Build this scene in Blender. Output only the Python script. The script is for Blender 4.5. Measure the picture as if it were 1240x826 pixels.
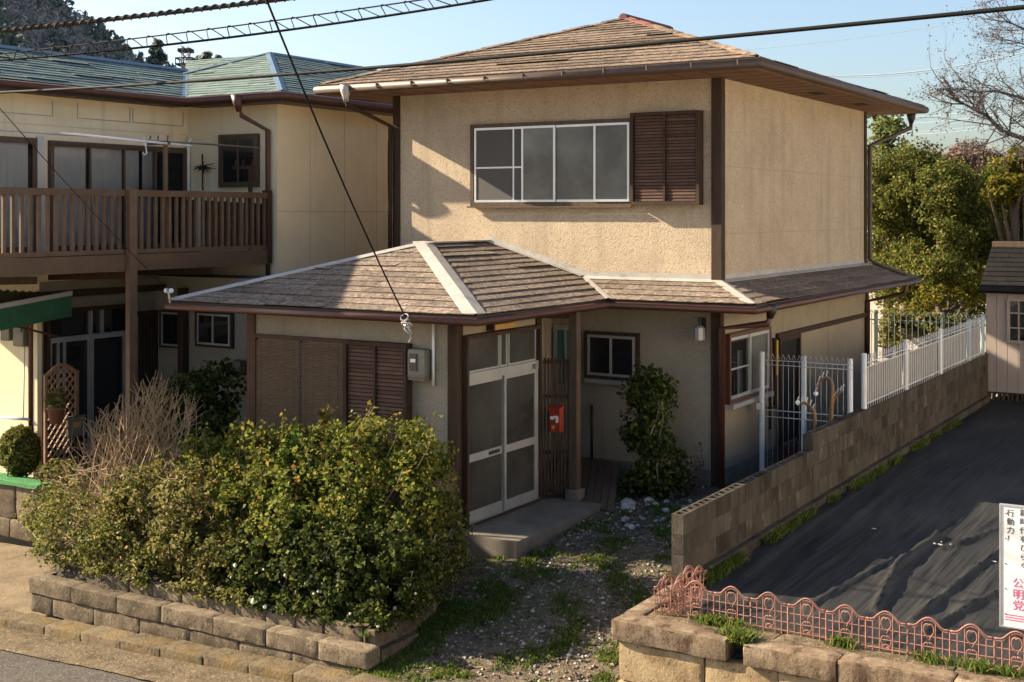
import bpy, math, random
import numpy as np
from mathutils import Vector, Matrix, noise

for o in list(bpy.data.objects): bpy.data.objects.remove(o)
SC = bpy.context.scene
COL = SC.collection
rad = math.radians

# ------------------------------------------------------------------ camera
FPX, YAW, CAMH, PX0, PY0 = 1562.0, 0.543, 4.0, 620.0, 258.0
cam = bpy.data.cameras.new('camera'); camo = bpy.data.objects.new('camera', cam); COL.objects.link(camo)
camo.location = (0, 0, CAMH); camo.rotation_euler = (rad(90), 0, YAW)
cam.sensor_width = 36; cam.lens = FPX / 1240 * 36
cam.shift_y = -(413 - PY0) / 1240
cam.clip_start = 0.1; cam.clip_end = 3000
SC.camera = camo
# ------------------------------------------------------------------ sky, sun, exposure
SUN = Vector((3.85, 1.0, -2.03)).normalized()          # direction the light travels
el = math.asin(-SUN.z); az = math.atan2(-SUN.x, -SUN.y)
world = bpy.data.worlds.new('World'); SC.world = world; world.use_nodes = True
wn = world.node_tree.nodes; wl = world.node_tree.links
bg = wn['Background']; sky = wn.new('ShaderNodeTexSky'); sky.sky_type = 'NISHITA'; sky.sun_disc = False
sky.sun_elevation = el; sky.sun_rotation = az; sky.altitude = 50; sky.air_density = 1.0; sky.dust_density = 2.4; sky.ozone_density = 2.2
wl.new(sky.outputs[0], bg.inputs[0]); bg.inputs[1].default_value = 0.072
sl = bpy.data.lights.new('sun', 'SUN'); slo = bpy.data.objects.new('sun', sl); COL.objects.link(slo)
sl.energy = 5.0; sl.angle = rad(0.53); sl.color = (1.0, 0.84, 0.62)
slo.rotation_euler = SUN.to_track_quat('-Z', 'Y').to_euler(); slo.location = (-30, -8, 30)
SC.view_settings.view_transform = 'Standard'; SC.view_settings.look = 'None'
SC.view_settings.exposure = 1.75; SC.view_settings.gamma = 1.0
SC.render.engine = 'CYCLES'
try: SC.cycles.max_bounces = 8
except Exception: pass

# ------------------------------------------------------------------ pixel -> place helpers
_F = np.array([-math.sin(YAW), math.cos(YAW), 0]); _R = np.array([math.cos(YAW), math.sin(YAW), 0]); _C = np.array([0, 0, CAMH])
def ray(x, y): return _F + (x - PX0) / FPX * _R + np.array([0, 0, (PY0 - y) / FPX])
def pz(x, y, z): d = ray(x, y); return _C + d * (z - CAMH) / d[2]
def pY(x, y, Y): d = ray(x, y); return _C + d * Y / d[1]
def pX(x, y, X): d = ray(x, y); return _C + d * X / d[0]
def pD(x, y, D): return _C + ray(x, y) * D

# ------------------------------------------------------------------ materials
def mat(name, c1, c2=None, scale=6.0, rough=0.7, bump=None, metal=0.0, spec=0.4, rnd=0.0, stretch=(1, 1, 1), detail=6.0,
        spots=None, spots2=None, spots3=None, contrast=(0.3, 0.7), coord='pos', hue=0.0):
    m = bpy.data.materials.new(name); m.use_nodes = True
    nt = m.node_tree; n = nt.nodes; l = nt.links; b = n['Principled BSDF']
    b.inputs['Roughness'].default_value = rough; b.inputs['Metallic'].default_value = metal
    b.inputs['Specular IOR Level'].default_value = spec
    if coord == 'pos': src = n.new('ShaderNodeNewGeometry').outputs['Position']
    else: src = n.new('ShaderNodeTexCoord').outputs['Object']
    mp = n.new('ShaderNodeMapping'); mp.inputs['Scale'].default_value = stretch; l.new(src, mp.inputs['Vector'])
    oi = n.new('ShaderNodeObjectInfo')
    ad = n.new('ShaderNodeVectorMath'); ad.operation = 'MULTIPLY_ADD'; ad.inputs[1].default_value = (37, 17, 23)
    l.new(oi.outputs['Random'], ad.inputs[0]); l.new(mp.outputs[0], ad.inputs[2])
    vec = ad.outputs[0] if rnd > 0 else mp.outputs[0]
    def ns(sc, det=detail, ro=0.6, st=None):
        t = n.new('ShaderNodeTexNoise'); t.inputs['Scale'].default_value = sc; t.inputs['Detail'].default_value = det
        t.inputs['Roughness'].default_value = ro
        if st:
            m2 = n.new('ShaderNodeMapping'); m2.inputs['Scale'].default_value = st; l.new(src, m2.inputs['Vector']); l.new(m2.outputs[0], t.inputs['Vector'])
        else: l.new(vec, t.inputs['Vector'])
        return t.outputs['Fac']
    def rampf(f, a, bb):
        r = n.new('ShaderNodeMapRange'); r.inputs[1].default_value = a; r.inputs[2].default_value = bb; l.new(f, r.inputs[0]); return r.outputs[0]
    def mixc(f, a, bb):
        x = n.new('ShaderNodeMix'); x.data_type = 'RGBA'
        if isinstance(f, float): x.inputs[0].default_value = f
        else: l.new(f, x.inputs[0])
        for i, v in ((6, a), (7, bb)):
            if isinstance(v, tuple): x.inputs[i].default_value = (*v, 1)
            else: l.new(v, x.inputs[i])
        return x.outputs[2]
    col = c1
    if c2 is not None: col = mixc(rampf(ns(scale), *contrast), c1, c2)
    for sp in (spots, spots2, spots3):
        if sp:   # (colour, scale, lo, hi, strength)
            f = rampf(ns(sp[1], 5.0, st=sp[5] if len(sp) > 5 else None), sp[2], sp[3])
            mm = n.new('ShaderNodeMath'); mm.operation = 'MULTIPLY'; l.new(f, mm.inputs[0]); mm.inputs[1].default_value = sp[4]
            col = mixc(mm.outputs[0], col, sp[0])
    if rnd > 0:
        h = n.new('ShaderNodeHueSaturation')
        if isinstance(col, tuple): h.inputs['Color'].default_value = (*col, 1)
        else: l.new(col, h.inputs['Color'])
        r = n.new('ShaderNodeMapRange'); r.inputs[3].default_value = 1 - rnd; r.inputs[4].default_value = 1 + rnd
        l.new(oi.outputs['Random'], r.inputs[0]); l.new(r.outputs[0], h.inputs['Value']); col = h.outputs[0]
    if isinstance(col, tuple): b.inputs['Base Color'].default_value = (*col, 1)
    else: l.new(col, b.inputs['Base Color'])
    if bump:
        bp = n.new('ShaderNodeBump'); bp.inputs['Strength'].default_value = bump[1]; bp.inputs['Distance'].default_value = bump[2] if len(bump) > 2 else 0.01
        l.new(ns(bump[0], 5.0, 0.7), bp.inputs['Height']); l.new(bp.outputs[0], b.inputs['Normal'])
    return m

def leafmat(name, cols, rough=0.6, trans=0.35, tint=1.15):
    m = bpy.data.materials.new(name); m.use_nodes = True
    nt = m.node_tree; n = nt.nodes; l = nt.links; b = n['Principled BSDF']; out = n['Material Output']
    g = n.new('ShaderNodeNewGeometry'); cr = n.new('ShaderNodeValToRGB')
    e = cr.color_ramp.elements
    while len(e) < len(cols): e.new(0.5)
    for i, (p, c) in enumerate(cols): e[i].position = p; e[i].color = (*c, 1)
    l.new(g.outputs['Random Per Island'], cr.inputs[0]); l.new(cr.outputs[0], b.inputs['Base Color'])
    b.inputs['Roughness'].default_value = rough; b.inputs['Specular IOR Level'].default_value = 0.07
    t = n.new('ShaderNodeBsdfTranslucent'); mx = n.new('ShaderNodeMixShader'); mx.inputs[0].default_value = trans
    hs = n.new('ShaderNodeHueSaturation'); hs.inputs['Value'].default_value = tint; hs.inputs['Hue'].default_value = 0.485; l.new(cr.outputs[0], hs.inputs['Color'])
    l.new(hs.outputs[0], t.inputs[0]); l.new(b.outputs[0], mx.inputs[1]); l.new(t.outputs[0], mx.inputs[2]); l.new(mx.outputs[0], out.inputs[0])
    return m

def glassmat(name, base, rough, alpha_mix, spec=0.5):
    """frosted or clear pane: part see-through, part body colour, glossy on top"""
    m = bpy.data.materials.new(name); m.use_nodes = True
    nt = m.node_tree; n = nt.nodes; l = nt.links; b = n['Principled BSDF']; out = n['Material Output']
    b.inputs['Base Color'].default_value = (*base, 1); b.inputs['Roughness'].default_value = rough; b.inputs['Specular IOR Level'].default_value = spec
    if alpha_mix > 0:
        t = n.new('ShaderNodeBsdfTransparent'); t.inputs[0].default_value = (1.0, 1.0, 1.0, 1)
        fr = n.new('ShaderNodeFresnel'); fr.inputs[0].default_value = 1.45
        mr = n.new('ShaderNodeMapRange'); mr.inputs[1].default_value = 0; mr.inputs[2].default_value = 1
        mr.inputs[3].default_value = alpha_mix; mr.inputs[4].default_value = 0.0; l.new(fr.outputs[0], mr.inputs[0])
        mx = n.new('ShaderNodeMixShader'); l.new(mr.outputs[0], mx.inputs[0]); l.new(b.outputs[0], mx.inputs[1]); l.new(t.outputs[0], mx.inputs[2]); l.new(mx.outputs[0], out.inputs[0])
    return m

M = {}
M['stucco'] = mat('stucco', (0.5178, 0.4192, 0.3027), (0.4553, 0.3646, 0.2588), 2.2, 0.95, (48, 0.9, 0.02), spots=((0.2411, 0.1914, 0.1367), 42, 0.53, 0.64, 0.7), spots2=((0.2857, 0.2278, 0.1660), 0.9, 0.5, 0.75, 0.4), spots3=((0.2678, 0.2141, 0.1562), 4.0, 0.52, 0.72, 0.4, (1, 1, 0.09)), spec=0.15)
M['stucco_low_shade'] = mat('stucco_low_shade', (0.3360, 0.2880, 0.2200), (0.2880, 0.2440, 0.1840), 2.0, 0.95, (44, 0.8, 0.02), spots=((0.1920, 0.1640, 0.1240), 50, 0.53, 0.64, 0.5), spots2=((0.1760, 0.1480, 0.1120), 1.1, 0.52, 0.78, 0.45), spots3=((0.1360, 0.1160, 0.0880), 5.0, 0.55, 0.72, 0.4, (1, 1, 0.07)), spec=0.15)  # darker copy of stucco, shade of the lower walls put into its colour
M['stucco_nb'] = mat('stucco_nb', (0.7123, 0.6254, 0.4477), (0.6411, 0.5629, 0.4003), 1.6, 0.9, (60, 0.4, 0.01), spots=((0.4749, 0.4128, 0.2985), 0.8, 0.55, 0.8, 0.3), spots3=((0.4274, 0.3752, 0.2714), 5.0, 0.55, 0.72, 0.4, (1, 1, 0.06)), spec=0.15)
M['conc'] = mat('concrete', (0.20, 0.178, 0.145), (0.13, 0.115, 0.095), 3.0, 0.9, (60, 0.4, 0.01), spots=((0.06, 0.054, 0.045), 1.7, 0.48, 0.72, 0.6), spec=0.2)
M['block'] = mat('block', (0.088, 0.075, 0.060), (0.050, 0.042, 0.033), 3.0, 0.95, (60, 0.8, 0.012), rnd=0.2, spots=((0.022, 0.018, 0.014), 1.8, 0.46, 0.66, 0.7), spots2=((0.17, 0.15, 0.125), 5, 0.58, 0.7, 0.6), spots3=((0.028, 0.023, 0.018), 6, 0.52, 0.68, 0.5, (1, 1, 0.12)), stretch=(1, 1, 0.55), spec=0.15)
M['stone'] = mat('stone', (0.185, 0.145, 0.098), (0.105, 0.082, 0.056), 7.0, 0.95, (28, 0.7, 0.012), rnd=0.2, spots=((0.03, 0.024, 0.018), 30, 0.58, 0.66, 0.85), spots2=((0.06, 0.047, 0.032), 2.5, 0.46, 0.66, 0.65), spots3=((0.27, 0.215, 0.14), 16, 0.58, 0.7, 0.6), spec=0.1)
M['wallstone'] = mat('wall_stone', (0.36, 0.275, 0.165), (0.25, 0.175, 0.095), 5.0, 0.95, (28, 0.7, 0.012), rnd=0.12, spots=((0.035, 0.026, 0.018), 30, 0.6, 0.67, 0.9), spots2=((0.13, 0.085, 0.047), 2.5, 0.47, 0.68, 0.65), spec=0.1)
M['capstone'] = mat('capstone', (0.22, 0.165, 0.112), (0.13, 0.088, 0.058), 5.0, 0.95, (30, 0.7, 0.012), rnd=0.12, spots=((0.05, 0.03, 0.02), 8, 0.48, 0.62, 0.8, (1, 1, 0.35)), spots2=((0.30, 0.245, 0.17), 6, 0.52, 0.68, 0.6), spots3=((0.03, 0.022, 0.016), 28, 0.6, 0.68, 0.7), spec=0.1)
M['kerb'] = mat('kerb', (0.18, 0.14, 0.088), (0.115, 0.088, 0.055), 8.0, 0.95, (30, 0.9, 0.02), rnd=0.15, spots=((0.05, 0.04, 0.028), 14, 0.52, 0.66, 0.7), spots2=((0.22, 0.14, 0.035), 2, 0.5, 0.68, 0.5), spec=0.1)
M['wood'] = mat('wood_dark', (0.0307, 0.0162, 0.0095), (0.0538, 0.0335, 0.0215), 5, 0.8, (40, 0.5, 0.006), stretch=(4, 4, 0.5), spots=((0.0870, 0.0665, 0.0506), 6, 0.6, 0.75, 0.3), spec=0.25)
M['wood_red'] = mat('wood_red', (0.0781, 0.0331, 0.0177), (0.0488, 0.0221, 0.0129), 6, 0.65, (40, 0.3, 0.004), rnd=0.12, spots=((0.1302, 0.0809, 0.0563), 8, 0.6, 0.75, 0.3), spec=0.25)
M['wood_grey'] = mat('wood_grey', (0.1200, 0.0880, 0.0640), (0.0680, 0.0480, 0.0344), 6, 0.9, (50, 0.5, 0.005), stretch=(4, 4, 0.5), rnd=0.15, spec=0.2)
M['soffit'] = mat('soffit', (0.24, 0.135, 0.075), (0.18, 0.095, 0.05), 5, 0.8, (50, 0.2, 0.004), spots=((0.1, 0.055, 0.03), 3, 0.55, 0.75, 0.4))
M['slat'] = mat('louver', (0.0605, 0.0273, 0.0171), (0.0865, 0.0488, 0.0328), 7, 0.7, rnd=0.3, spec=0.25)
M['bamboo'] = mat('bamboo_blind', (0.1488, 0.0966, 0.0552), (0.0967, 0.0588, 0.0331), 9, 0.7, stretch=(1, 1, 6), spots=((0.2083, 0.1512, 0.0920), 14, 0.58, 0.72, 0.5))
M['gutter'] = mat('gutter', (0.0940, 0.0343, 0.0225), (0.0608, 0.0225, 0.0164), 3, 0.5, spots=((0.1328, 0.0813, 0.0547), 3, 0.55, 0.75, 0.4), spec=0.5)
M['gutter_up'] = mat('gutter_upper', (0.0907, 0.0590, 0.0431), (0.0593, 0.0355, 0.0259), 3, 0.55, spots=((0.1535, 0.1260, 0.1035), 3, 0.55, 0.75, 0.4), spec=0.5)
M['shingle'] = mat('shingle', (0.2200, 0.1716, 0.1320), (0.1276, 0.0950, 0.0739), 9, 0.95, (60, 0.8, 0.01), rnd=0.24, spots=((0.0484, 0.0370, 0.0299), 15, 0.5, 0.62, 0.75), spots2=((0.4048, 0.3476, 0.2816), 22, 0.54, 0.66, 0.6), spec=0.2)
M['shingle_up'] = mat('shingle_upper', (0.22, 0.16, 0.115), (0.125, 0.095, 0.07), 5, 0.95, (60, 0.8, 0.01), rnd=0.3, spots=((0.05, 0.038, 0.03), 11, 0.48, 0.62, 0.75), spots2=((0.36, 0.17, 0.035), 1.1, 0.6, 0.72, 0.5), spots3=((0.33, 0.28, 0.22), 18, 0.56, 0.68, 0.5), spec=0.2)
M['slate_green'] = mat('slate_green', (0.115, 0.165, 0.145), (0.075, 0.115, 0.11), 4, 0.7, (60, 0.5, 0.006), rnd=0.2, spots=((0.2, 0.24, 0.17), 5, 0.52, 0.7, 0.5))
M['slate_dark'] = mat('slate_dark', (0.018, 0.0165, 0.016), (0.011, 0.0105, 0.01), 4, 0.9, (60, 0.5, 0.006), rnd=0.2, spec=0.1)
M['deckdark'] = mat('roof_deck', (0.0300, 0.0240, 0.0210), None)
M['flash'] = mat('flashing', (0.46, 0.435, 0.395), (0.37, 0.345, 0.31), 4, 0.5, metal=0.3, spots=((0.17, 0.145, 0.115), 5, 0.54, 0.7, 0.55), spots2=((0.22, 0.19, 0.15), 26, 0.56, 0.68, 0.4))
M['flash_dark'] = mat('flashing_dark', (0.06, 0.07, 0.085), None, rough=0.5, metal=0.3)
M['flash_blue'] = mat('flashing_blue', (0.10, 0.16, 0.21), (0.08, 0.13, 0.17), 3, 0.5, metal=0.2)
M['ridge_red'] = mat('ridge_red', (0.17, 0.05, 0.032), (0.10, 0.04, 0.03), 6, 0.8)
M['alu'] = mat('aluminium', (0.55, 0.56, 0.57), (0.48, 0.49, 0.5), 3, 0.35, metal=0.55)
M['alu_grey'] = mat('aluminium_aged', (0.40, 0.40, 0.39), (0.32, 0.32, 0.31), 4, 0.45, metal=0.4)
M['steel'] = mat('steel', (0.4, 0.4, 0.4), None, rough=0.4, metal=0.9)
M['bronze'] = mat('bronze_sash', (0.09, 0.06, 0.045), None, rough=0.45, metal=0.3)
M['frost'] = mat('frosted_glass', (0.05, 0.049, 0.045), (0.135, 0.138, 0.13), 1.2, 0.24, (70, 0.35, 0.003), spec=0.5, contrast=(0.35, 0.65))
M['frost_door'] = mat('door_glass', (0.030, 0.028, 0.025), (0.065, 0.063, 0.057), 1.1, 0.2, (60, 0.25, 0.003), spec=0.45, contrast=(0.35, 0.65))
M['screen'] = mat('insect_screen', (0.075, 0.07, 0.066), None, rough=0.8)
M['glass'] = glassmat('window_glass', (0.012, 0.013, 0.014), 0.03, 0.0, 0.6)
M['glass_clear'] = glassmat('clear_glass', (0.02, 0.022, 0.024), 0.03, 0.85, 0.6)
M['curtain'] = mat('curtain', (0.80, 0.83, 0.84), (0.68, 0.71, 0.72), 3, 0.9)
M['teal'] = glassmat('teal_glass', (0.04, 0.13, 0.15), 0.3, 0.0)
M['dark'] = mat('dark_interior', (0.012, 0.011, 0.01), None, rough=0.9)
M['black'] = mat('black_plastic', (0.02, 0.02, 0.022), None, rough=0.5)
M['cable'] = mat('cable_rubber', (0.008, 0.008, 0.0085), None, rough=0.7, spec=0.1)
M['cable_light'] = mat('cable_weathered', (0.055, 0.046, 0.04), (0.03, 0.026, 0.023), 5, 0.8, spec=0.1)
M['white'] = mat('white_paint', (0.72, 0.74, 0.76), (0.62, 0.64, 0.66), 6, 0.45)
M['fence_blue'] = mat('fence_bluegrey', (0.32, 0.42, 0.50), None, rough=0.45)
M['fence_far'] = mat('fence_greygreen', (0.09, 0.12, 0.115), None, rough=0.6, spec=0.2)
M['red'] = mat('mailbox_red', (0.2730, 0.0338, 0.0160), (0.2145, 0.0263, 0.0160), 8, 0.4)
M['grey_box'] = mat('meter_grey', (0.1560, 0.1495, 0.1235), (0.1300, 0.1235, 0.1040), 5, 0.5)
M['amber'] = mat('amber_cover', (0.42, 0.26, 0.07), (0.35, 0.2, 0.05), 8, 0.4)
M['pink'] = mat('pink_metal', (0.33, 0.165, 0.13), (0.23, 0.105, 0.08), 14, 0.7, rnd=0.1, spots=((0.12, 0.05, 0.035), 25, 0.55, 0.68, 0.6), spec=0.2)
M['sheet'] = None
M['soil'] = mat('soil', (0.085, 0.062, 0.042), (0.05, 0.037, 0.026), 5, 0.98, (20, 0.9, 0.04), spots=((0.14, 0.11, 0.08), 24, 0.56, 0.7, 0.6))
M['dirt'] = mat('yard_dirt', (0.1668, 0.1305, 0.0899), (0.0870, 0.0682, 0.0479), 5.0, 0.98, (26, 1.0, 0.04), spots=((0.2900, 0.2465, 0.1885), 26, 0.54, 0.64, 0.75), spots2=((0.0725, 0.0943, 0.0261), 1.3, 0.48, 0.66, 0.65), spec=0.1)
M['asphalt'] = mat('asphalt', (0.105, 0.092, 0.078), (0.07, 0.062, 0.053), 9, 0.95, (40, 1.0, 0.02), spots=((0.20, 0.18, 0.15), 34, 0.54, 0.64, 0.7), spots2=((0.035, 0.031, 0.027), 30, 0.56, 0.66, 0.7), spots3=((0.05, 0.045, 0.038), 1.2, 0.52, 0.68, 0.5), spec=0.15)
M['gutterc'] = mat('road_edge_concrete', (0.17, 0.13, 0.082), (0.105, 0.08, 0.05), 8, 0.95, (26, 1.0, 0.03), spots=((0.055, 0.042, 0.028), 3.2, 0.5, 0.66, 0.65), spots2=((0.30, 0.24, 0.155), 24, 0.56, 0.66, 0.7), spots3=((0.045, 0.036, 0.025), 20, 0.58, 0.68, 0.6), spec=0.1)
M['drive'] = mat('drive_concrete', (0.22, 0.17, 0.11), (0.15, 0.115, 0.075), 5.0, 0.95, (26, 0.8, 0.02), spots=((0.085, 0.066, 0.045), 1.4, 0.48, 0.68, 0.65), spots2=((0.30, 0.24, 0.16), 20, 0.56, 0.66, 0.5), spec=0.1)
M['ground'] = mat('ground', (0.40, 0.33, 0.235), (0.33, 0.27, 0.19), 0.3, 0.98)
M['bark'] = mat('bark', (0.10, 0.075, 0.055), (0.06, 0.045, 0.034), 8, 0.95, (20, 0.8, 0.02), stretch=(1, 1, 0.3))
M['bark_pale'] = mat('bark_pale', (0.26, 0.205, 0.15), (0.17, 0.13, 0.095), 8, 0.95)
M['bark_grey'] = mat('bark_grey', (0.10, 0.088, 0.085), (0.06, 0.052, 0.05), 6, 0.95)
M['twig'] = mat('dry_twig', (0.3696, 0.2760, 0.1715), (0.2200, 0.1564, 0.0980), 12, 0.95, spec=0.1)
M['hill'] = mat('hill_soil', (0.20, 0.18, 0.155), (0.14, 0.13, 0.115), 0.05, 0.98)
M['siding'] = mat('shed_siding', (0.37, 0.31, 0.275), (0.33, 0.275, 0.245), 2, 0.75, spec=0.2)
M['green_awn'] = mat('green_awning', (0.012, 0.10, 0.045), (0.02, 0.075, 0.04), 4, 0.55, spots=((0.06, 0.11, 0.075), 7, 0.52, 0.7, 0.5))
M['green_mat'] = mat('green_mat', (0.02, 0.22, 0.05), (0.025, 0.15, 0.04), 9, 0.7, (60, 0.8, 0.02), spots=((0.07, 0.10, 0.05), 6, 0.52, 0.7, 0.5))
M['terra'] = mat('terracotta', (0.1710, 0.0765, 0.0495), (0.1350, 0.0630, 0.0405), 6, 0.85)
M['lattice'] = mat('lattice_wood', (0.24, 0.135, 0.075), (0.17, 0.09, 0.05), 8, 0.75, rnd=0.15)
M['rail'] = mat('rail_brown', (0.1483, 0.0959, 0.0607), (0.1075, 0.0670, 0.0430), 5, 0.65, rnd=0.12, spec=0.25)
M['rock'] = mat('rock_pale', (0.42, 0.40, 0.37), (0.28, 0.26, 0.235), 9, 0.95, (30, 0.7, 0.02), rnd=0.3)
M['gravel'] = mat('gravel', (0.16, 0.135, 0.11), (0.26, 0.235, 0.2), 40, 0.95)
M['petal'] = mat('petal_white', (0.78, 0.76, 0.62), None, rough=0.6)
M['bulb'] = mat('lamp_glass_white', (0.75, 0.82, 0.78), None, rough=0.2)
M['ochre'] = mat('bent_wood', (0.25, 0.14, 0.06), (0.16, 0.085, 0.035), 10, 0.6)
M['yellow'] = mat('yellow_strip', (0.55, 0.36, 0.05), None, rough=0.6)
M['text_black'] = mat('print_black', (0.02, 0.02, 0.02), None, rough=0.7)
M['text_pink'] = mat('print_pink', (0.62, 0.06, 0.2), None, rough=0.7)
M['signwhite'] = mat('sign_board', (0.70, 0.70, 0.69), (0.64, 0.64, 0.63), 2, 0.5)
M['box_card'] = mat('cardboard', (0.35, 0.24, 0.1), None, rough=0.8)

L = {}
L['azalea'] = leafmat('azalea_leaf', [(0, (0.0330, 0.0462, 0.0110)), (0.35, (0.0825, 0.0968, 0.0220)), (0.7, (0.1595, 0.1705, 0.0385)), (0.9, (0.2640, 0.2420, 0.0715)), (1, (0.2860, 0.1980, 0.0935))], trans=0.4)
L['olive'] = leafmat('olive_leaf', [(0, (0.0495, 0.0550, 0.0154)), (0.45, (0.1100, 0.1155, 0.0286)), (0.8, (0.2035, 0.1925, 0.0550)), (1, (0.3190, 0.2420, 0.1100))], trans=0.4)
L['nandina'] = leafmat('reddish_leaf', [(0, (0.0448, 0.0672, 0.0134)), (0.4, (0.1008, 0.1288, 0.0224)), (0.76, (0.1848, 0.2016, 0.0336)), (0.93, (0.2800, 0.2408, 0.0504)), (1, (0.2688, 0.1344, 0.0504))], trans=0.42)
L['darkgreen'] = leafmat('dark_leaf', [(0, (0.0207, 0.0345, 0.0103)), (0.55, (0.0575, 0.0759, 0.0172)), (1, (0.1380, 0.1552, 0.0345))], rough=0.6)
L['bright'] = leafmat('bright_leaf', [(0, (0.048, 0.090, 0.014)), (0.6, (0.090, 0.144, 0.022)), (1, (0.168, 0.204, 0.036))])
L['tree'] = leafmat('tree_leaf', [(0, (0.03, 0.042, 0.010)), (0.4, (0.075, 0.092, 0.019)), (0.75, (0.135, 0.15, 0.03)), (0.94, (0.22, 0.20, 0.05)), (1, (0.28, 0.2, 0.09))], rough=0.6, trans=0.42)
L['tree_lt'] = leafmat('tree_leaf_light', [(0, (0.048, 0.072, 0.019)), (0.5, (0.108, 0.138, 0.036)), (1, (0.204, 0.216, 0.072))], trans=0.45)
L['tree_yel'] = leafmat('tree_leaf_yellow', [(0, (0.05, 0.062, 0.01)), (0.5, (0.11, 0.115, 0.015)), (1, (0.24, 0.19, 0.025))], trans=0.45)
L['brown'] = leafmat('brown_leaf', [(0, (0.10, 0.07, 0.05)), (0.5, (0.19, 0.135, 0.10)), (1, (0.30, 0.22, 0.165))], trans=0.2, rough=0.8)
L['grass'] = leafmat('grass_blade', [(0, (0.0507, 0.0858, 0.0169)), (0.6, (0.0936, 0.1508, 0.0260)), (0.85, (0.1573, 0.2002, 0.0429)), (1, (0.2860, 0.2288, 0.1001))], trans=0.4)
L['wood_far'] = leafmat('far_wood', [(0, (0.2240, 0.2310, 0.2170)), (0.35, (0.2800, 0.2660, 0.2450)), (0.6, (0.3640, 0.3290, 0.2940)), (0.85, (0.4340, 0.3780, 0.3290)), (1, (0.5040, 0.4340, 0.3780))], trans=0.5, rough=0.9)  # lightened and greyed, distance haze put into the crown colour
L['wood_pine'] = leafmat('far_pine', [(0, (0.1148, 0.1485, 0.1350)), (1, (0.2295, 0.2565, 0.2093))], trans=0.5, rough=0.9)  # pale bluish green, haze of the far hill painted into the needles
L['bud'] = leafmat('tree_bud', [(0, (0.07, 0.055, 0.05)), (1, (0.20, 0.165, 0.14))], trans=0.1, rough=0.9)

M['fence_sheet'] = mat('fence_backing', (0.26, 0.25, 0.23), (0.21, 0.2, 0.185), 3, 0.7, spec=0.2)
M['bounce_wall'] = mat('bounce_wall', (0.80, 0.74, 0.64), (0.75, 0.69, 0.59), 1.0, 0.9)  # wall of the added unseen house, pale to bounce sunlight
M['stucco_nblow_shade'] = mat('stucco_neighbour_low_shade', (0.3000, 0.2687, 0.2188), (0.2500, 0.2250, 0.1812), 2.0, 0.95, (44, 0.8, 0.02), spots=((0.1875, 0.1625, 0.1250), 3, 0.5, 0.7, 0.4), spec=0.15)  # darker, greyer stucco copy, gloom under the neighbour balcony painted into its colour
# ------------------------------------------------------------------ scene-building helpers
OFF = {}
def thing(name, label, cat, loc, group=None):
    o = bpy.data.objects.new(name, None); COL.objects.link(o); o.location = loc; o.empty_display_size = 0.1
    OFF[o] = Vector(loc); o['label'] = label; o['category'] = cat
    if group: o['group'] = group
    return o
def tag(o, label, cat, group=None, kind=None):
    if label: o['label'] = label
    if cat: o['category'] = cat
    if group: o['group'] = group
    if kind: o['kind'] = kind
    return o
def struct(o): o['kind'] = 'structure'; return o
def stuff(o): o['kind'] = 'stuff'; return o

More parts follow.
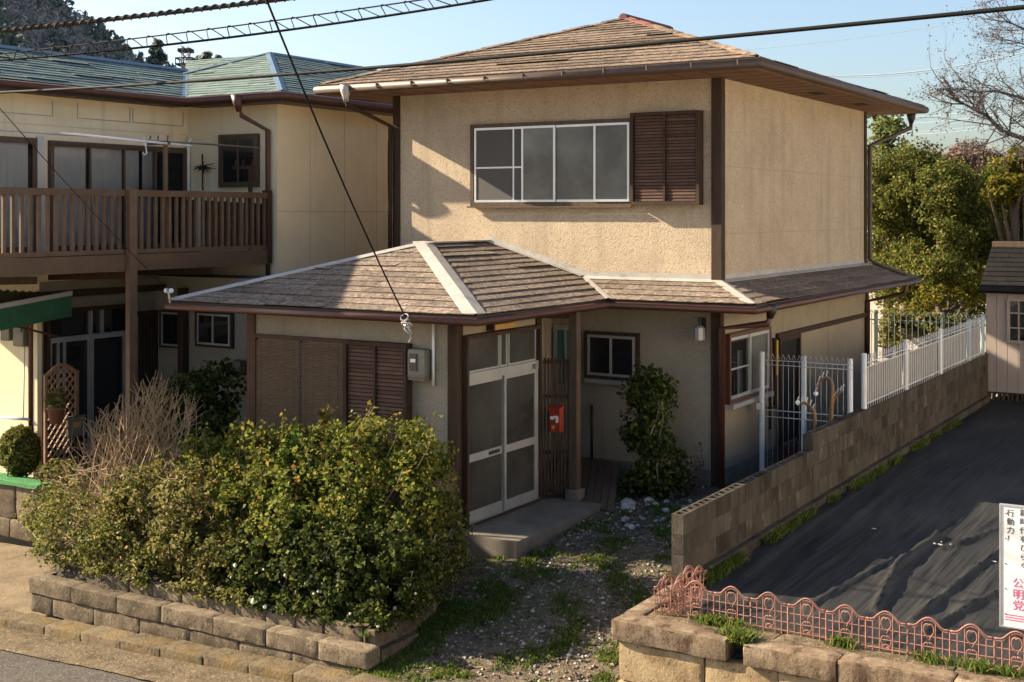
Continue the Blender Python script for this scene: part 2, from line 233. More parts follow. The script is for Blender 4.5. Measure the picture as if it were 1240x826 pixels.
class MB:
    def __init__(s): s.v = []; s.f = []
    def add(s, vs, fs):
        k = len(s.v); s.v += [tuple(map(float, v)) for v in vs]; s.f += [tuple(i + k for i in f) for f in fs]; return s
    def box(s, x0, x1, y0, y1, z0, z1):
        return s.add([(x0,y0,z0),(x1,y0,z0),(x1,y1,z0),(x0,y1,z0),(x0,y0,z1),(x1,y0,z1),(x1,y1,z1),(x0,y1,z1)],
                     [(0,3,2,1),(4,5,6,7),(0,1,5,4),(1,2,6,5),(2,3,7,6),(3,0,4,7)])
    def hexa(s, p):   # 8 points, bottom ring then top ring
        return s.add(p, [(0,3,2,1),(4,5,6,7),(0,1,5,4),(1,2,6,5),(2,3,7,6),(3,0,4,7)])
    def prism(s, poly, vec):  # polygon (list of 3d) extruded by vec
        n = len(poly); vec = Vector(vec); a = [Vector(p) for p in poly]; b = [p + vec for p in a]
        return s.add(a + b, [tuple(range(n))[::-1], tuple(range(n, 2*n))] + [(i, (i+1) % n, n + (i+1) % n, n + i) for i in range(n)])
    def bar(s, a, b, w, h=None, up=(0, 0, 1)):   # box-section bar between points
        a = Vector(a); b = Vector(b); h = w if h is None else h; d = (b - a).normalized(); up = Vector(up)
        if abs(d.dot(up)) > 0.98: up = Vector((1, 0, 0)) if abs(d.x) < 0.9 else Vector((0, 1, 0))
        sx = d.cross(up).normalized() * (w / 2); sy = sx.cross(d).normalized() * (h / 2)
        return s.hexa([a-sx-sy, a+sx-sy, a+sx+sy, a-sx+sy, b-sx-sy, b+sx-sy, b+sx+sy, b-sx+sy])
    def tube(s, pts, r, n=8, cap=True):
        P = [Vector(p) for p in pts]; R = r if isinstance(r, (list, tuple)) else [r] * len(P)
        vs = []; fs = []; up = Vector((0.13, 0.21, 0.97))
        for i, p in enumerate(P):
            d = (P[min(i+1, len(P)-1)] - P[max(i-1, 0)])
            d = d.normalized() if d.length > 1e-9 else Vector((0, 0, 1))
            u = up - d * up.dot(d)
            if u.length < 1e-3: u = Vector((1, 0, 0)) - d * d.x
            u.normalize(); w = d.cross(u); up = u
            k = 1.0
            if 0 < i < len(P) - 1:
                c = (P[i+1]-P[i]).normalized().dot((P[i]-P[i-1]).normalized()); k = min(1.0 / max(math.sqrt(max((1 + c) / 2, 0.05)), 0.3), 1.5)
            for j in range(n):
                a = 2 * math.pi * j / n; vs.append(p + (u * math.cos(a) + w * math.sin(a)) * R[i] * (k if len(P) < 12 else 1))
        for i in range(len(P) - 1):
            for j in range(n):
                a = i*n + j; b = i*n + (j+1) % n; fs.append((a, b, b + n, a + n))
        if cap: fs.append(tuple(range(n))[::-1]); fs.append(tuple(range((len(P)-1)*n, len(P)*n)))
        return s.add(vs, fs)
    def mesh(s, name, mat, origin=(0, 0, 0), smooth=False):
        me = bpy.data.meshes.new(name); o = Vector(origin)
        me.from_pydata([(v[0]-o.x, v[1]-o.y, v[2]-o.z) for v in s.v], [], s.f)
        if mat: me.materials.append(mat)
        if smooth: me.polygons.foreach_set('use_smooth', [True] * len(me.polygons))
        me.update(); return me
    def build(s, name, mat, parent=None, smooth=False, origin=None):
        if parent is not None: og = OFF[parent] if origin is None else Vector(origin)
        elif origin is None:
            a = np.array(s.v); lo = a.min(0); hi = a.max(0); og = Vector(((lo[0]+hi[0])/2, (lo[1]+hi[1])/2, lo[2]))
        else: og = Vector(origin)
        me = s.mesh(name, mat, og, smooth); o = bpy.data.objects.new(name, me); COL.objects.link(o); OFF[o] = og
        if parent is not None: o.parent = parent; o.location = og - OFF[parent]
        else: o.location = og
        return o
def inst(name, me, parent, loc, rot=None):
    o = bpy.data.objects.new(name, me); COL.objects.link(o); loc = Vector(loc); OFF[o] = loc
    if parent is not None: o.parent = parent; o.location = loc - OFF[parent]
    else: o.location = loc
    if rot: o.rotation_euler = rot
    return o
def copy_tree(o, parent=None):
    c = o.copy(); COL.objects.link(c); c.parent = parent
    for ch in o.children: copy_tree(ch, c)
    return c

class Pl:   # wall plane: u is the world coordinate along the wall, w is height, d is distance out of the wall
    def __init__(s, kind, v): s.k = kind; s.v = v
    def pt(s, u, w, d):
        if s.k == '-Y': return Vector((u, s.v - d, w))
        if s.k == '+X': return Vector((s.v + d, u, w))
    def box(s, mb, u0, u1, w0, w1, d0, d1):
        a = s.pt(u0, w0, d0); b = s.pt(u1, w1, d1)
        return mb.box(min(a.x,b.x), max(a.x,b.x), min(a.y,b.y), max(a.y,b.y), min(a.z,b.z), max(a.z,b.z))
def frame(mb, pl, u0, u1, w0, w1, t, d0, d1, sill=None):
    s_ = t if sill is None else sill
    pl.box(mb, u0, u0+t, w0, w1, d0, d1); pl.box(mb, u1-t, u1, w0, w1, d0, d1)
    pl.box(mb, u0+t, u1-t, w1-t, w1, d0, d1); pl.box(mb, u0+t, u1-t, w0, w0+s_, d0, d1)
def window(parent, pl, u0, u1, w0, w1, sashes, fmat, smat, gmats, ft=0.06, st=0.035, fd=0.07, bars=None, name='window'):
    """outer frame (part) with sashes and panes as sub-parts; sashes: list of (ua, ub)"""
    mb = MB(); frame(mb, pl, u0, u1, w0, w1, ft, 0.0, fd); w = mb.build(name, fmat, parent)
    for i, (a, b) in enumerate(sashes):
        d = 0.03 + 0.018 * (i % 2); mb = MB(); frame(mb, pl, a, b, w0+ft+0.002, w1-ft-0.002, st, d, d+0.022)
        if bars and bars.get(i):
            for kind, v in bars[i]:
                if kind == 'v': pl.box(mb, v-0.012, v+0.012, w0+ft+st, w1-ft-st, d+0.003, d+0.019)
                else: pl.box(mb, a+st, b-st, v-0.012, v+0.012, d+0.002, d+0.020)
        mb.build('sash', smat, w)
        mb = MB(); pl.box(mb, a+st*0.6, b-st*0.6, w0+ft+st*0.6, w1-ft-st*0.6, d+0.006, d+0.012); mb.build('pane', gmats[i % len(gmats)], w)
    return w

def roughblock(x0, x1, y0, y1, z0, z1, seed, amp=0.012, rnd=0.02, seg=0.07, chip=0.0):
    """box with worn edges and an uneven skin"""
    mb = MB(); L_ = (x1-x0, y1-y0, z1-z0); n = [max(3, min(14, int(round(l / seg)))) for l in L_]
    idx = {}
    def V(i, j, k):
        key = (i, j, k)
        if key in idx: return idx[key]
        def cl(t, m): return 0.0 if t == 0 else (1.0 if t == m else ((t - 1) / (m - 2) * (1 - 2*0.06) + 0.06 if m > 2 else t / m))
        fx, fy, fz = cl(i, n[0]), cl(j, n[1]), cl(k, n[2])
        p = Vector((x0 + fx*L_[0], y0 + fy*L_[1], z0 + fz*L_[2]))
        edge = [(i in (0, n[0])), (j in (0, n[1])), (k in (0, n[2]))]
        c = Vector(((x0+x1)/2, (y0+y1)/2, (z0+z1)/2)); e = sum(edge)
        if e >= 2:
            q = Vector((1 if i else -1, 1 if j else -1, 1 if k else -1))
            for a in range(3):
                if edge[a]: p[a] -= q[a] * rnd * (0.22 if e == 2 else 0.4)
        nv = noise.noise_vector(p * 5.0 + Vector((seed*7.3, seed*3.1, seed))); p += nv * amp
        nv = noise.noise_vector(p * 17.0 + Vector((seed*2.3, seed, seed*5))); p += nv * amp * 0.6
        if chip and e >= 2:
            t = noise.noise(p * 6 + Vector((seed, 0, 3)))
            if t > 0.15: p += (c - p).normalized() * chip * (t - 0.15) * 2
        idx[key] = len(mb.v); mb.v.append(tuple(p)); return idx[key]
    def face(fn, a, b):
        for i in range(a):
            for j in range(b): mb.f.append((fn(i, j), fn(i+1, j), fn(i+1, j+1), fn(i, j+1)))
    nx, ny, nz = n
    face(lambda i, j: V(i, j, nz), nx, ny); face(lambda i, j: V(i, j, 0), nx, ny)
    face(lambda i, j: V(i, 0, j), nx, nz); face(lambda i, j: V(i, ny, j), nx, nz)
    face(lambda i, j: V(0, i, j), ny, nz); face(lambda i, j: V(nx, i, j), ny, nz)
    return mb
def fixnormals(o):
    import bmesh
    bm = bmesh.new(); bm.from_mesh(o.data); bmesh.ops.recalc_face_normals(bm, faces=bm.faces); bm.to_mesh(o.data); bm.free()
    if len(o.data.polygons) and o.data.polygons[0].use_smooth: o.data.set_sharp_from_angle(angle=rad(38))
    return o

def grid_mesh(name, xs, ys, fz, mat, parent=None, smooth=True):
    X, Y = np.meshgrid(xs, ys); nx, ny = len(xs), len(ys)
    Zs = np.array([fz(x, y) for x, y in zip(X.ravel(), Y.ravel())])
    mb = MB(); mb.v = list(zip(X.ravel().tolist(), Y.ravel().tolist(), Zs.tolist()))
    mb.f = [(j*nx+i, j*nx+i+1, (j+1)*nx+i+1, (j+1)*nx+i) for j in range(ny-1) for i in range(nx-1)]
    return mb.build(name, mat, parent, smooth)

def npmesh(name, verts, k, mat, parent, og):
    """verts (N*k,3): N separate polygons with k corners"""
    N = len(verts) // k; me = bpy.data.meshes.new(name)
    verts = np.asarray(verts, np.float32) - np.array(og, np.float32)
    me.vertices.add(N*k); me.vertices.foreach_set('co', verts.ravel())
    me.loops.add(N*k); me.loops.foreach_set('vertex_index', np.arange(N*k, dtype=np.int32))
    me.polygons.add(N); me.polygons.foreach_set('loop_start', np.arange(0, N*k, k, dtype=np.int32))
    me.polygons.foreach_set('loop_total', np.full(N, k, np.int32))
    me.update(calc_edges=True); me.validate(); me.materials.append(mat)
    o = bpy.data.objects.new(name, me); COL.objects.link(o); OFF[o] = Vector(og)
    if parent is not None: o.parent = parent; o.location = Vector(og) - OFF[parent]
    else: o.location = og
    return o
def nrm(a): return a / np.maximum(np.linalg.norm(a, axis=1, keepdims=True), 1e-9)
def leaves(name, P, Nn, size, mat, parent, rng, aspect=0.45, out=0.6, droop=0.25, og=None):
    """leaf-shaped faces, slightly folded on the midrib"""
    n = len(P); s = size * rng.uniform(0.5, 1.45, n)[:, None]
    nn = nrm(Nn * out + rng.normal(0, 0.6, (n, 3)) + np.array([0, 0, 0.25]))
    d = rng.normal(0, 1, (n, 3)) + Nn * 0.5 - np.array([0, 0, droop]); d = nrm(d - nn * np.sum(d * nn, 1, keepdims=True)); w = np.cross(nn, d)
    b = P - d * s * 0.5; t = P + d * s * 0.5 - nn * s * 0.12; m = P - d * s * 0.05 + nn * s * 0.10
    l_ = m + w * s * aspect; r_ = m - w * s * aspect
    V = np.stack([b, l_, t, r_], 1).reshape(-1, 3)
    return npmesh(name, V, 4, mat, parent, OFF[parent] if og is None else og)
def clump_points(clumps, n, rng, fill=0.45, lump=0.22, freq=3.0, zmin=-9, gap=None):
    """points through the outer part of lumpy ellipsoids, weighted by their surface"""
    wts = np.array([(c[3]*c[4] + c[3]*c[5] + c[4]*c[5]) for c in clumps]); wts = wts / wts.sum(); P = []; N = []
    for c, w in zip(clumps, wts):
        k = int(n * w * 1.35); d = nrm(rng.normal(0, 1, (k, 3))); r = 1 - fill * rng.uniform(0, 1, k) ** 1.6
        lm = np.array([noise.noise(Vector((x*freq + c[0]*3, y*freq + c[1]*3, z*freq + c[2]))) for x, y, z in d])
        r = r * (1 + lump * lm * 2); p = d * r[:, None] * np.array(c[3:6]) + np.array(c[:3])
        P.append(p); N.append(nrm(d / np.array(c[3:6])))
    P = np.concatenate(P); N = np.concatenate(N); ok = P[:, 2] > zmin
    if gap:
        g = np.array([noise.noise(Vector(tuple(q * gap[0]))) for q in P]); ok &= g > gap[1] + rng.normal(0, 0.08, len(P))
    P = P[ok]; N = N[ok]
    return P, N
def stems_mb(base, targets, rng, r0=0.012, r1=0.004, n=5, wob=0.08, sides=4):
    mb = MB()
    for t in targets:
        a = np.array(base) + np.array([rng.normal(0, 0.06), rng.normal(0, 0.06), 0]); t = np.array(t); pts = []; rs = []
        for i in range(n + 1):
            f = i / n; p = a + (t - a) * np.array([f**1.3, f**1.3, f]); p = p + (rng.normal(0, wob, 3) * (0 < i < n)); pts.append(p); rs.append(r0 + (r1 - r0) * f)
        mb.tube(pts, rs, sides, cap=False)
    return mb
def shrub(name, label, base, clumps, n, size, lmat, seed, group=None, smat=None, cat='shrub', aspect=0.45, fill=0.5, nst=14, flowers=0, lump=0.25, gap=(4.2, -0.14), freq=3.0, extra=None, fsize=0.022):
    rng = np.random.default_rng(seed); t = thing(name, label, cat, base, group)
    P, N = clump_points(clumps, n, rng, fill, lump, freq, base[2] + 0.02, gap)
    stuff(leaves('foliage', P, N, size, lmat, t, rng, aspect))
    tg = P[rng.integers(0, len(P), nst)]
    stems_mb(base, tg, rng).build('stems', smat or M['bark'], t)
    if flowers:
        mb = MB(); sel = P[N[:, 1] < -0.1]
        lo = sel[sel[:, 2] < np.percentile(sel[:, 2], 62)]
        for p in lo[rng.integers(0, len(lo), flowers)]:
            flower = p + np.array([rng.normal(0, 0.01), -0.02, 0]); r = fsize * rng.uniform(0.5, 1.2)
            mb.tube([flower + np.array([0, 0, -r]), flower + np.array([0, 0, -r*.7]), flower, flower + np.array([0, 0, r*.7]), flower + np.array([0, 0, r])], [r*.15, r*.7, r, r*.7, r*.15], 6)
        stuff(mb.build('blossoms', M['petal'], t))
    return t
# ================================================================== SETTING
def sstep(a, b, t): t = min(max((t - a) / (b - a), 0), 1); return t*t*(3-2*t)
ax = [-900, -400, -200, -100, -60, -40, -30, -24, -18, -12, -8, -4, 0, 4, 8, 14, 20, 30, 45, 70, 120, 250, 500, 900]
ay = [-400, -150, -60, -20, 0, 6, 9, 11, 12.3, 12.6, 12.9, 13.2, 13.6, 15, 18, 24, 32, 45, 70, 120, 200, 350, 600, 1200]
struct(grid_mesh('ground', ax, ay, lambda x, y: -1.0 + 0.96 * sstep(12.3, 13.5, y), M['ground']))

def roadz(x): return -0.50 + 0.040 * (min(max(x, -20), -4.5) + 7.6)
xs = list(np.arange(-60, -16, 4)) + list(np.arange(-16, 0, 0.5)) + list(np.arange(0, 61, 5))
struct(grid_mesh('road', xs, [-4, 0, 3, 6, 8, 8.6, 9.02], lambda x, y: roadz(x) + 0.012 * noise.noise(Vector((x, y, 0))) - 0.02, M['asphalt']))
def edge_y(x): return 9.0 + 0.03 * noise.noise(Vector((x * 1.3, 3, 1))) + 0.02 * noise.noise(Vector((x * 6, 3, 1)))
mb = MB(); ex = np.arange(-30, 12, 0.12)
for i, x in enumerate(ex):
    mb.v += [(x, edge_y(x), roadz(x) - 0.006), (x, edge_y(x) + 0.02, roadz(x) + 0.004), (x, 9.3, roadz(x) + 0.006 + 0.008*noise.noise(Vector((x*3, 1, 0)))), (x, 9.72, roadz(x) + 0.012), (x, 10.6 if x < -12.7 else 9.85, roadz(x) - 0.02)]
n5 = len(ex)
mb.f = [(i*5+k, (i+1)*5+k, (i+1)*5+k+1, i*5+k+1) for i in range(n5-1) for k in range(4)]
struct(mb.build('road_edge', M['gutterc'], smooth=True))
# kerb stones along the planted bed
kerb = thing('kerb', 'row of low lichen-stained kerb stones in front of the planted bed', 'kerb', (-10.2, 9.61, -0.55))
x = -13.6; i = 0
while x < -7.35:
    w = 0.60 + 0.02 * math.sin(i * 3.7); z = roadz(x + w/2)
    fixnormals(roughblock(x + 0.006, x + w - 0.006, 9.53 + 0.006*math.sin(i*2), 9.83, z - 0.12, z + 0.10, 20 + i, 0.008, 0.02, 0.08).build('kerb_stone', M['kerb'], kerb, smooth=True)); x += w; i += 1
# driveway apron stones, flush
ap = thing('threshold_stones', 'sunken edge stones across the mouth of the weedy front yard', 'kerb', (-6.4, 9.6, -0.5))
x = -7.3
while x < -5.1:
    z = roadz(x + 0.3); fixnormals(roughblock(x + 0.008, x + 0.592, 9.5, 9.72, z - 0.15, z + 0.03, 60 + int(x*10), 0.01, 0.03, 0.1).build('kerb_stone', M['kerb'], ap, smooth=True)); x += 0.6

# yard ground
def yardz(x, y):
    z = float(np.interp(y, [9.3, 9.75, 10.5, 11.3, 12.1, 13.2, 14.6, 16.5], [-0.46, -0.42, -0.35, -0.13, 0.15, 0.25, 0.34, 0.46]))
    if x < -7.8 and y < 10.2: return -0.75
    if x < -7.7: z = max(z, -0.13) if 10.0 < y else z
    return z + 0.025 * noise.noise(Vector((x*1.7, y*1.7, 0))) + 0.012 * noise.noise(Vector((x*6, y*6, 4)))
struct(grid_mesh('yard', np.arange(-12.5, -4.9, 0.07), list(np.arange(9.70, 16.05, 0.07)), yardz, M['dirt']))
# side strip between house and block wall, back garden
struct(grid_mesh('side_path', np.arange(-7.0, -4.9, 0.15), np.arange(15.9, 29, 0.3), lambda x, y: 0.36 + 0.02*noise.noise(Vector((x*2, y*2, 0))), M['soil']))

# planted bed walls (two tiers of rough stone blocks)
pw = thing('planter_wall', 'low two-tier wall of rough stone blocks holding the hedge bed', 'planter wall', (-10.0, 9.95, -0.6))
def stone_row(parent, x0, x1, y0, y1, z0, z1, w, seed, m=None, ph=0.0):
    x = x0; i = 0
    while x < x1 - 0.05:
        ww = w * (1 + 0.06 * math.sin(i*2.1 + seed)) * (1 - ph if i == 0 else 1); xe = min(x + ww, x1)
        if x1 - xe < 0.12: xe = x1
        fixnormals(roughblock(x + 0.002, xe - 0.002, y0 + 0.004*math.sin(i*4+seed), y1, z0, z1 + 0.003*math.sin(i*3+seed), seed + i*1.7, 0.007, 0.022, 0.05, 0.025).build('stone_block', m or M['stone'], parent, smooth=True)); x = xe; i += 1
stone_row(pw, -12.50, -7.56, 9.86, 10.06, -0.385, -0.20, 0.72, 1)
stone_row(pw, -12.46, -7.575, 9.875, 10.06, -0.60, -0.387, 0.72, 2, ph=0.5)
stone_row(pw, -11.45, -7.80, 10.07, 10.22, -0.36, -0.075, 0.40, 3)
def stone_col(parent, x0, x1, ya, yb, z0, z1, w, seed):
    y = ya; i = 0
    while y < yb - 0.05:
        ye = min(y + w, yb); fixnormals(roughblock(x0, x1, y + 0.004, ye - 0.004, z0, z1, seed + i, 0.010, 0.022, 0.08, 0.02).build('stone_block', M['stone'], parent, smooth=True)); y = ye; i += 1
stone_col(pw, -7.79, -7.64, 10.07, 11.15, -0.36, -0.075, 0.4, 8)
stone_col(pw, -7.72, -7.55, 10.07, 10.7, -0.46, -0.25, 0.42, 12)
stone_col(pw, -12.50, -12.34, 10.08, 11.6, -0.6, -0.20, 0.5, 15)
soil = grid_mesh('planter_soil', np.arange(-12.36, -7.78, 0.15), np.arange(10.03, 12.36, 0.12), lambda x, y: (-0.11 if y > 10.2 else -0.24) + 0.05*noise.noise(Vector((x*3, y*3, 0))), M['soil']); struct(soil)

# ------------------------------------------------------------------ right-hand lot: weed sheet, retaining wall
SZ = 0.50
m = bpy.data.materials.new('weed_sheet'); m.use_nodes = True; nt = m.node_tree; nn = nt.nodes; ll = nt.links; b = nn['Principled BSDF']
g = nn.new('ShaderNodeNewGeometry')
def _noise(sc, st, det=4):
    mp = nn.new('ShaderNodeMapping'); mp.inputs['Scale'].default_value = st; mp.inputs['Rotation'].default_value = (0, 0, rad(-2)); ll.new(g.outputs['Position'], mp.inputs[0])
    t = nn.new('ShaderNodeTexNoise'); t.inputs['Scale'].default_value = sc; t.inputs['Detail'].default_value = det; ll.new(mp.outputs[0], t.inputs[0]); return t.outputs[0]
w1 = _noise(26, (1, 0.03, 1)); w2 = _noise(1.3, (1, 0.4, 1)); w3 = _noise(60, (1, 1, 1), 2)
cr = nn.new('ShaderNodeValToRGB'); cr.color_ramp.elements[0].position = 0.3; cr.color_ramp.elements[0].color = (0.012, 0.0125, 0.0135, 1); cr.color_ramp.elements[1].position = 0.72; cr.color_ramp.elements[1].color = (0.036, 0.036, 0.036, 1)
ll.new(w1, cr.inputs[0]); mx = nn.new('ShaderNodeMix'); mx.data_type = 'RGBA'; mx.inputs[7].default_value = (0.058, 0.056, 0.052, 1); ll.new(cr.outputs[0], mx.inputs[6])
mr = nn.new('ShaderNodeMapRange'); mr.inputs[1].default_value = 0.45; mr.inputs[2].default_value = 0.75; mr.inputs[4].default_value = 0.6; ll.new(w2, mr.inputs[0]); ll.new(mr.outputs[0], mx.inputs[0]); ll.new(mx.outputs[2], b.inputs['Base Color'])
bp = nn.new('ShaderNodeBump'); bp.inputs['Strength'].default_value = 0.6; bp.inputs['Distance'].default_value = 0.015; ll.new(w1, bp.inputs['Height']); bp2 = nn.new('ShaderNodeBump'); bp2.inputs['Strength'].default_value = 0.2; bp2.inputs['Distance'].default_value = 0.004; ll.new(w3, bp2.inputs['Height']); ll.new(bp.outputs[0], bp2.inputs['Normal']); ll.new(bp2.outputs[0], b.inputs['Normal'])
b.inputs['Roughness'].default_value = 0.62; b.inputs['Specular IOR Level'].default_value = 0.08
M['sheet'] = m
folds_px = [([(1133, 652), (1085, 688), (1058, 742)], 0.085, 0.06), ([(1085, 676), (1030, 706), (975, 738)], 0.05, 0.05), ([(1236, 652), (1180, 690), (1105, 752)], 0.06, 0.05),
            ([(1240, 705), (1180, 732), (1120, 768)], 0.06, 0.05), ([(1205, 640), (1170, 657), (1140, 668)], 0.04, 0.04), ([(1240, 668), (1200, 700), (1160, 742)], 0.02, 0.06),
            ([(1230, 612), (1185, 640), (1150, 672)], 0.02, 0.06), ([(1150, 640), (1120, 668), (1060, 700)], 0.02, 0.06), ([(900, 700), (960, 650), (1050, 590)], 0.02, 0.10), ([(940, 720), (1000, 660), (1080, 590)], 0.018, 0.09)]
folds = [([np.array(pz(x, y, SZ)[:2]) for x, y in pl], h, w) for pl, h, w in folds_px]
def segd(p, a, b):
    ab = b - a; t = max(0, min(1, float((p - a) @ ab / (ab @ ab)))); q = p - (a + ab*t); s_ = ab[0]*(p[1]-a[1]) - ab[1]*(p[0]-a[0]); return float(np.hypot(*q)), s_
def sheetz(x, y):
    z = SZ + 0.018*noise.noise(Vector((x*0.9, y*0.5, 2))) + 0.016*abs(noise.noise(Vector((x*3.2 + y*0.9, y*0.55, 5)))) + 0.010*abs(noise.noise(Vector((x*7 + y*1.6, y*0.9, 8)))); p = np.array([x, y])
    if y < 18:
        for pl, h, w in folds:
            d, s_ = min((segd(p, pl[i], pl[i+1]) for i in range(len(pl)-1)), key=lambda q: q[0])
            ww = w if s_ > 0 else w * 0.4
            z += h * math.exp(-(d/ww)**2) * (0.9 + 0.25*noise.noise(Vector((x*3, y*3, 9))))
    if y < 10.6: z -= (10.6 - y) * 0.12
    return z
xsx = list(np.arange(-4.80, 0.6, 0.035)) + list(np.arange(0.6, 9, 0.5)); ysy = list(np.arange(10.25, 16.5, 0.035)) + list(np.arange(16.5, 32, 0.3))
sh = grid_mesh('weed_sheet', xsx, ysy, sheetz, m); tag(sh, 'black woven weed-control sheet with wrinkles spread over the empty lot', 'ground sheet')
struct(grid_mesh('lot_ground', [-4.9, -4, 0, 9.5], [10.0, 10.25, 14, 20, 33], lambda x, y: 0.42 if y > 10.1 else 0.36, M['soil']))

rw = thing('retaining_wall', 'stone retaining wall with broken cap stones under the pink fence', 'wall', (-3.4, 10.0, -0.6))
cz = 0.53
def cap(x0, x1, y0, y1, z0, z1, s, chip=0.03): return fixnormals(roughblock(x0, x1, y0, y1, z0, z1, s, 0.005, 0.014, 0.045, chip*0.6).build('cap_stone', M['capstone'], rw, smooth=True))
cap(-4.97, -3.93, 9.87, 10.11, cz-0.18, cz, 3, 0.05); cap(-3.78, -3.02, 9.86, 10.11, cz-0.18, cz-0.005, 5, 0.08); cap(-3.01, -2.15, 9.87, 10.11, cz-0.18, cz, 7, 0.05); cap(-2.14, -1.2, 9.88, 10.11, cz-0.18, cz, 9, 0.05); cap(-1.19, 0.2, 9.88, 10.11, cz-0.18, cz, 10); cap(0.21, 1.6, 9.88, 10.11, cz-0.18, cz, 14)
cap(-4.97, -4.79, 10.12, 11.10, cz-0.18, cz-0.004, 11)
for (x0, x1, s) in ((-4.78, -3.62, 31), (-3.61, -2.2, 32), (-2.19, -0.8, 33), (-0.79, 1.6, 34)):
    fixnormals(roughblock(x0, x1, 10.12, 10.47, cz-0.18, cz-0.014, s, 0.012, 0.02, 0.1).build('paving_slab', M['gutterc'], rw, smooth=True))
def rowr(z0, z1, w, s, y0, x0=-4.92):
    x = x0; i = 0
    while x < 1.6:
        ww = w*(1+0.12*math.sin(i*2.3+s)); fixnormals(roughblock(x+0.004, x+ww-0.004, y0+0.012*math.sin(i*5+s), 10.1, z0, z1, s+i, 0.006, 0.015, 0.05, 0.01).build('stone_block', M['wallstone'], rw, smooth=True)); x += ww; i += 1
rowr(cz-0.52, cz-0.192, 0.72, 40, 9.905); rowr(cz-0.90, cz-0.53, 0.66, 50, 9.89, -4.93); rowr(cz-1.15, cz-0.91, 0.7, 60, 9.88, -4.93)
y = 10.11; i = 0
while y < 11.05:
    ye = min(y+0.5, 11.10)
    for (za, zb) in ((cz-0.52, cz-0.192), (cz-0.90, cz-0.53)): fixnormals(roughblock(-4.93, -4.78, y+0.005, ye-0.005, za, zb, 70+i, 0.012, 0.02, 0.09).build('stone_block', M['wallstone'], rw, smooth=True))
    y = ye; i += 1

# ------------------------------------------------------------------ concrete block wall
XW = -4.91
bw = thing('block_wall', 'stepped grey concrete block wall between the house and the sheeted lot', 'wall', (XW, 18, 0.2))
def block_mesh(Lb, Hb, holes, seed):
    mb = MB(); T = 0.12; g_ = 0.0015; b_ = 0.004
    if not holes:
        a = [(-T/2, g_), (T/2, g_), (T/2, Lb-g_), (-T/2, Lb-g_)]
        ring = lambda z, s_: [(x - math.copysign(s_, x), y + (s_ if y < Lb/2 else -s_), z) for x, y in a]
        v = ring(g_, b_) + ring(g_+b_, 0) + ring(Hb-g_-b_, 0) + ring(Hb-g_, b_); f = [(3,2,1,0), (12,13,14,15)]
        for k in range(3): f += [(k*4+i, k*4+(i+1)%4, k*4+4+(i+1)%4, k*4+4+i) for i in range(4)]
        return mb.add(v, f).mesh('concrete_block', M['block'])
    z0, z1 = g_, Hb-g_; mb.box(-T/2, -T/2+0.024, g_, Lb-g_, z0, z1); mb.box(T/2-0.024, T/2, g_, Lb-g_, z0, z1)
    nh = 3; cw = (Lb - 2*g_ - 4*0.030) / nh; y = g_
    for k in range(nh+1): mb.box(-T/2+0.024, T/2-0.024, y, y+0.030, z0, z1-0.001); y += 0.030 + cw
    mb.box(-T/2+0.024, T/2-0.024, g_+0.030, Lb-g_-0.030, z0, z0+0.03)
    return mb.mesh('concrete_block', M['block'])
bm_solid = block_mesh(0.4, 0.19, False, 0); bm_hole = block_mesh(0.4, 0.19, True, 0); bm_half = block_mesh(0.2, 0.19, False, 0); bm_halfh = block_mesh(0.2, 0.19, True, 0)
YW0, YST, YW1 = 11.13, 14.93, 25.2; WTOP = 1.37
for c in range(6):
    z = WTOP - 0.19*(6-c); ya = YST if c == 5 else YW0; top = c >= 4; y = ya
    if c % 2: inst('concrete_block', bm_halfh if c == 5 else bm_half, bw, (XW, y, z)); y += 0.2
    while y < YW1 - 0.01:
        hole = (c == 5 and y < YST + 1.4) or (c == 4 and y < YST - 0.1)
        inst('concrete_block', bm_hole if hole else bm_solid, bw, (XW + 0.0015*math.sin(y*9), y, z)); y += 0.4
mb = MB(); mb.box(XW-0.057, XW+0.057, YW0+0.01, YW1-0.02, WTOP-1.13, WTOP-0.39); mb.box(XW-0.057, XW+0.057, YST+1.7, YW1-0.02, WTOP-0.389, WTOP-0.01); mb.build('mortar', M['block'], bw)
mb = MB(); mb.box(XW+0.062, XW+0.13, 11.2, 25.1, 0.35, 0.60); mb.build('footing', M['block'], bw)
# ================================================================== MAIN HOUSE
WX0, WX1, WY0, WY1 = -11.755, -6.444, 15.994, 22.80
EX0, EX1, EY0, EY1, ZE, PU, HALF = -12.559, -5.640, 15.190, 23.67, 5.912, 0.343, 3.46
GX, GY, GL, ZG, PP, ZF, SD = -7.729, 12.04, -12.452, 2.857, 0.304, 3.086, 0.754
DX, PYF, PXL, PXA, YA, YLW, XLW = -8.20, 12.35, -11.36, -8.90, 14.36, 15.85, -6.40
H = thing('house', 'two-storey beige stucco house with weathered brown shingle roofs and glazed porch door', 'house', (-9.2, 17.5, 0.2))
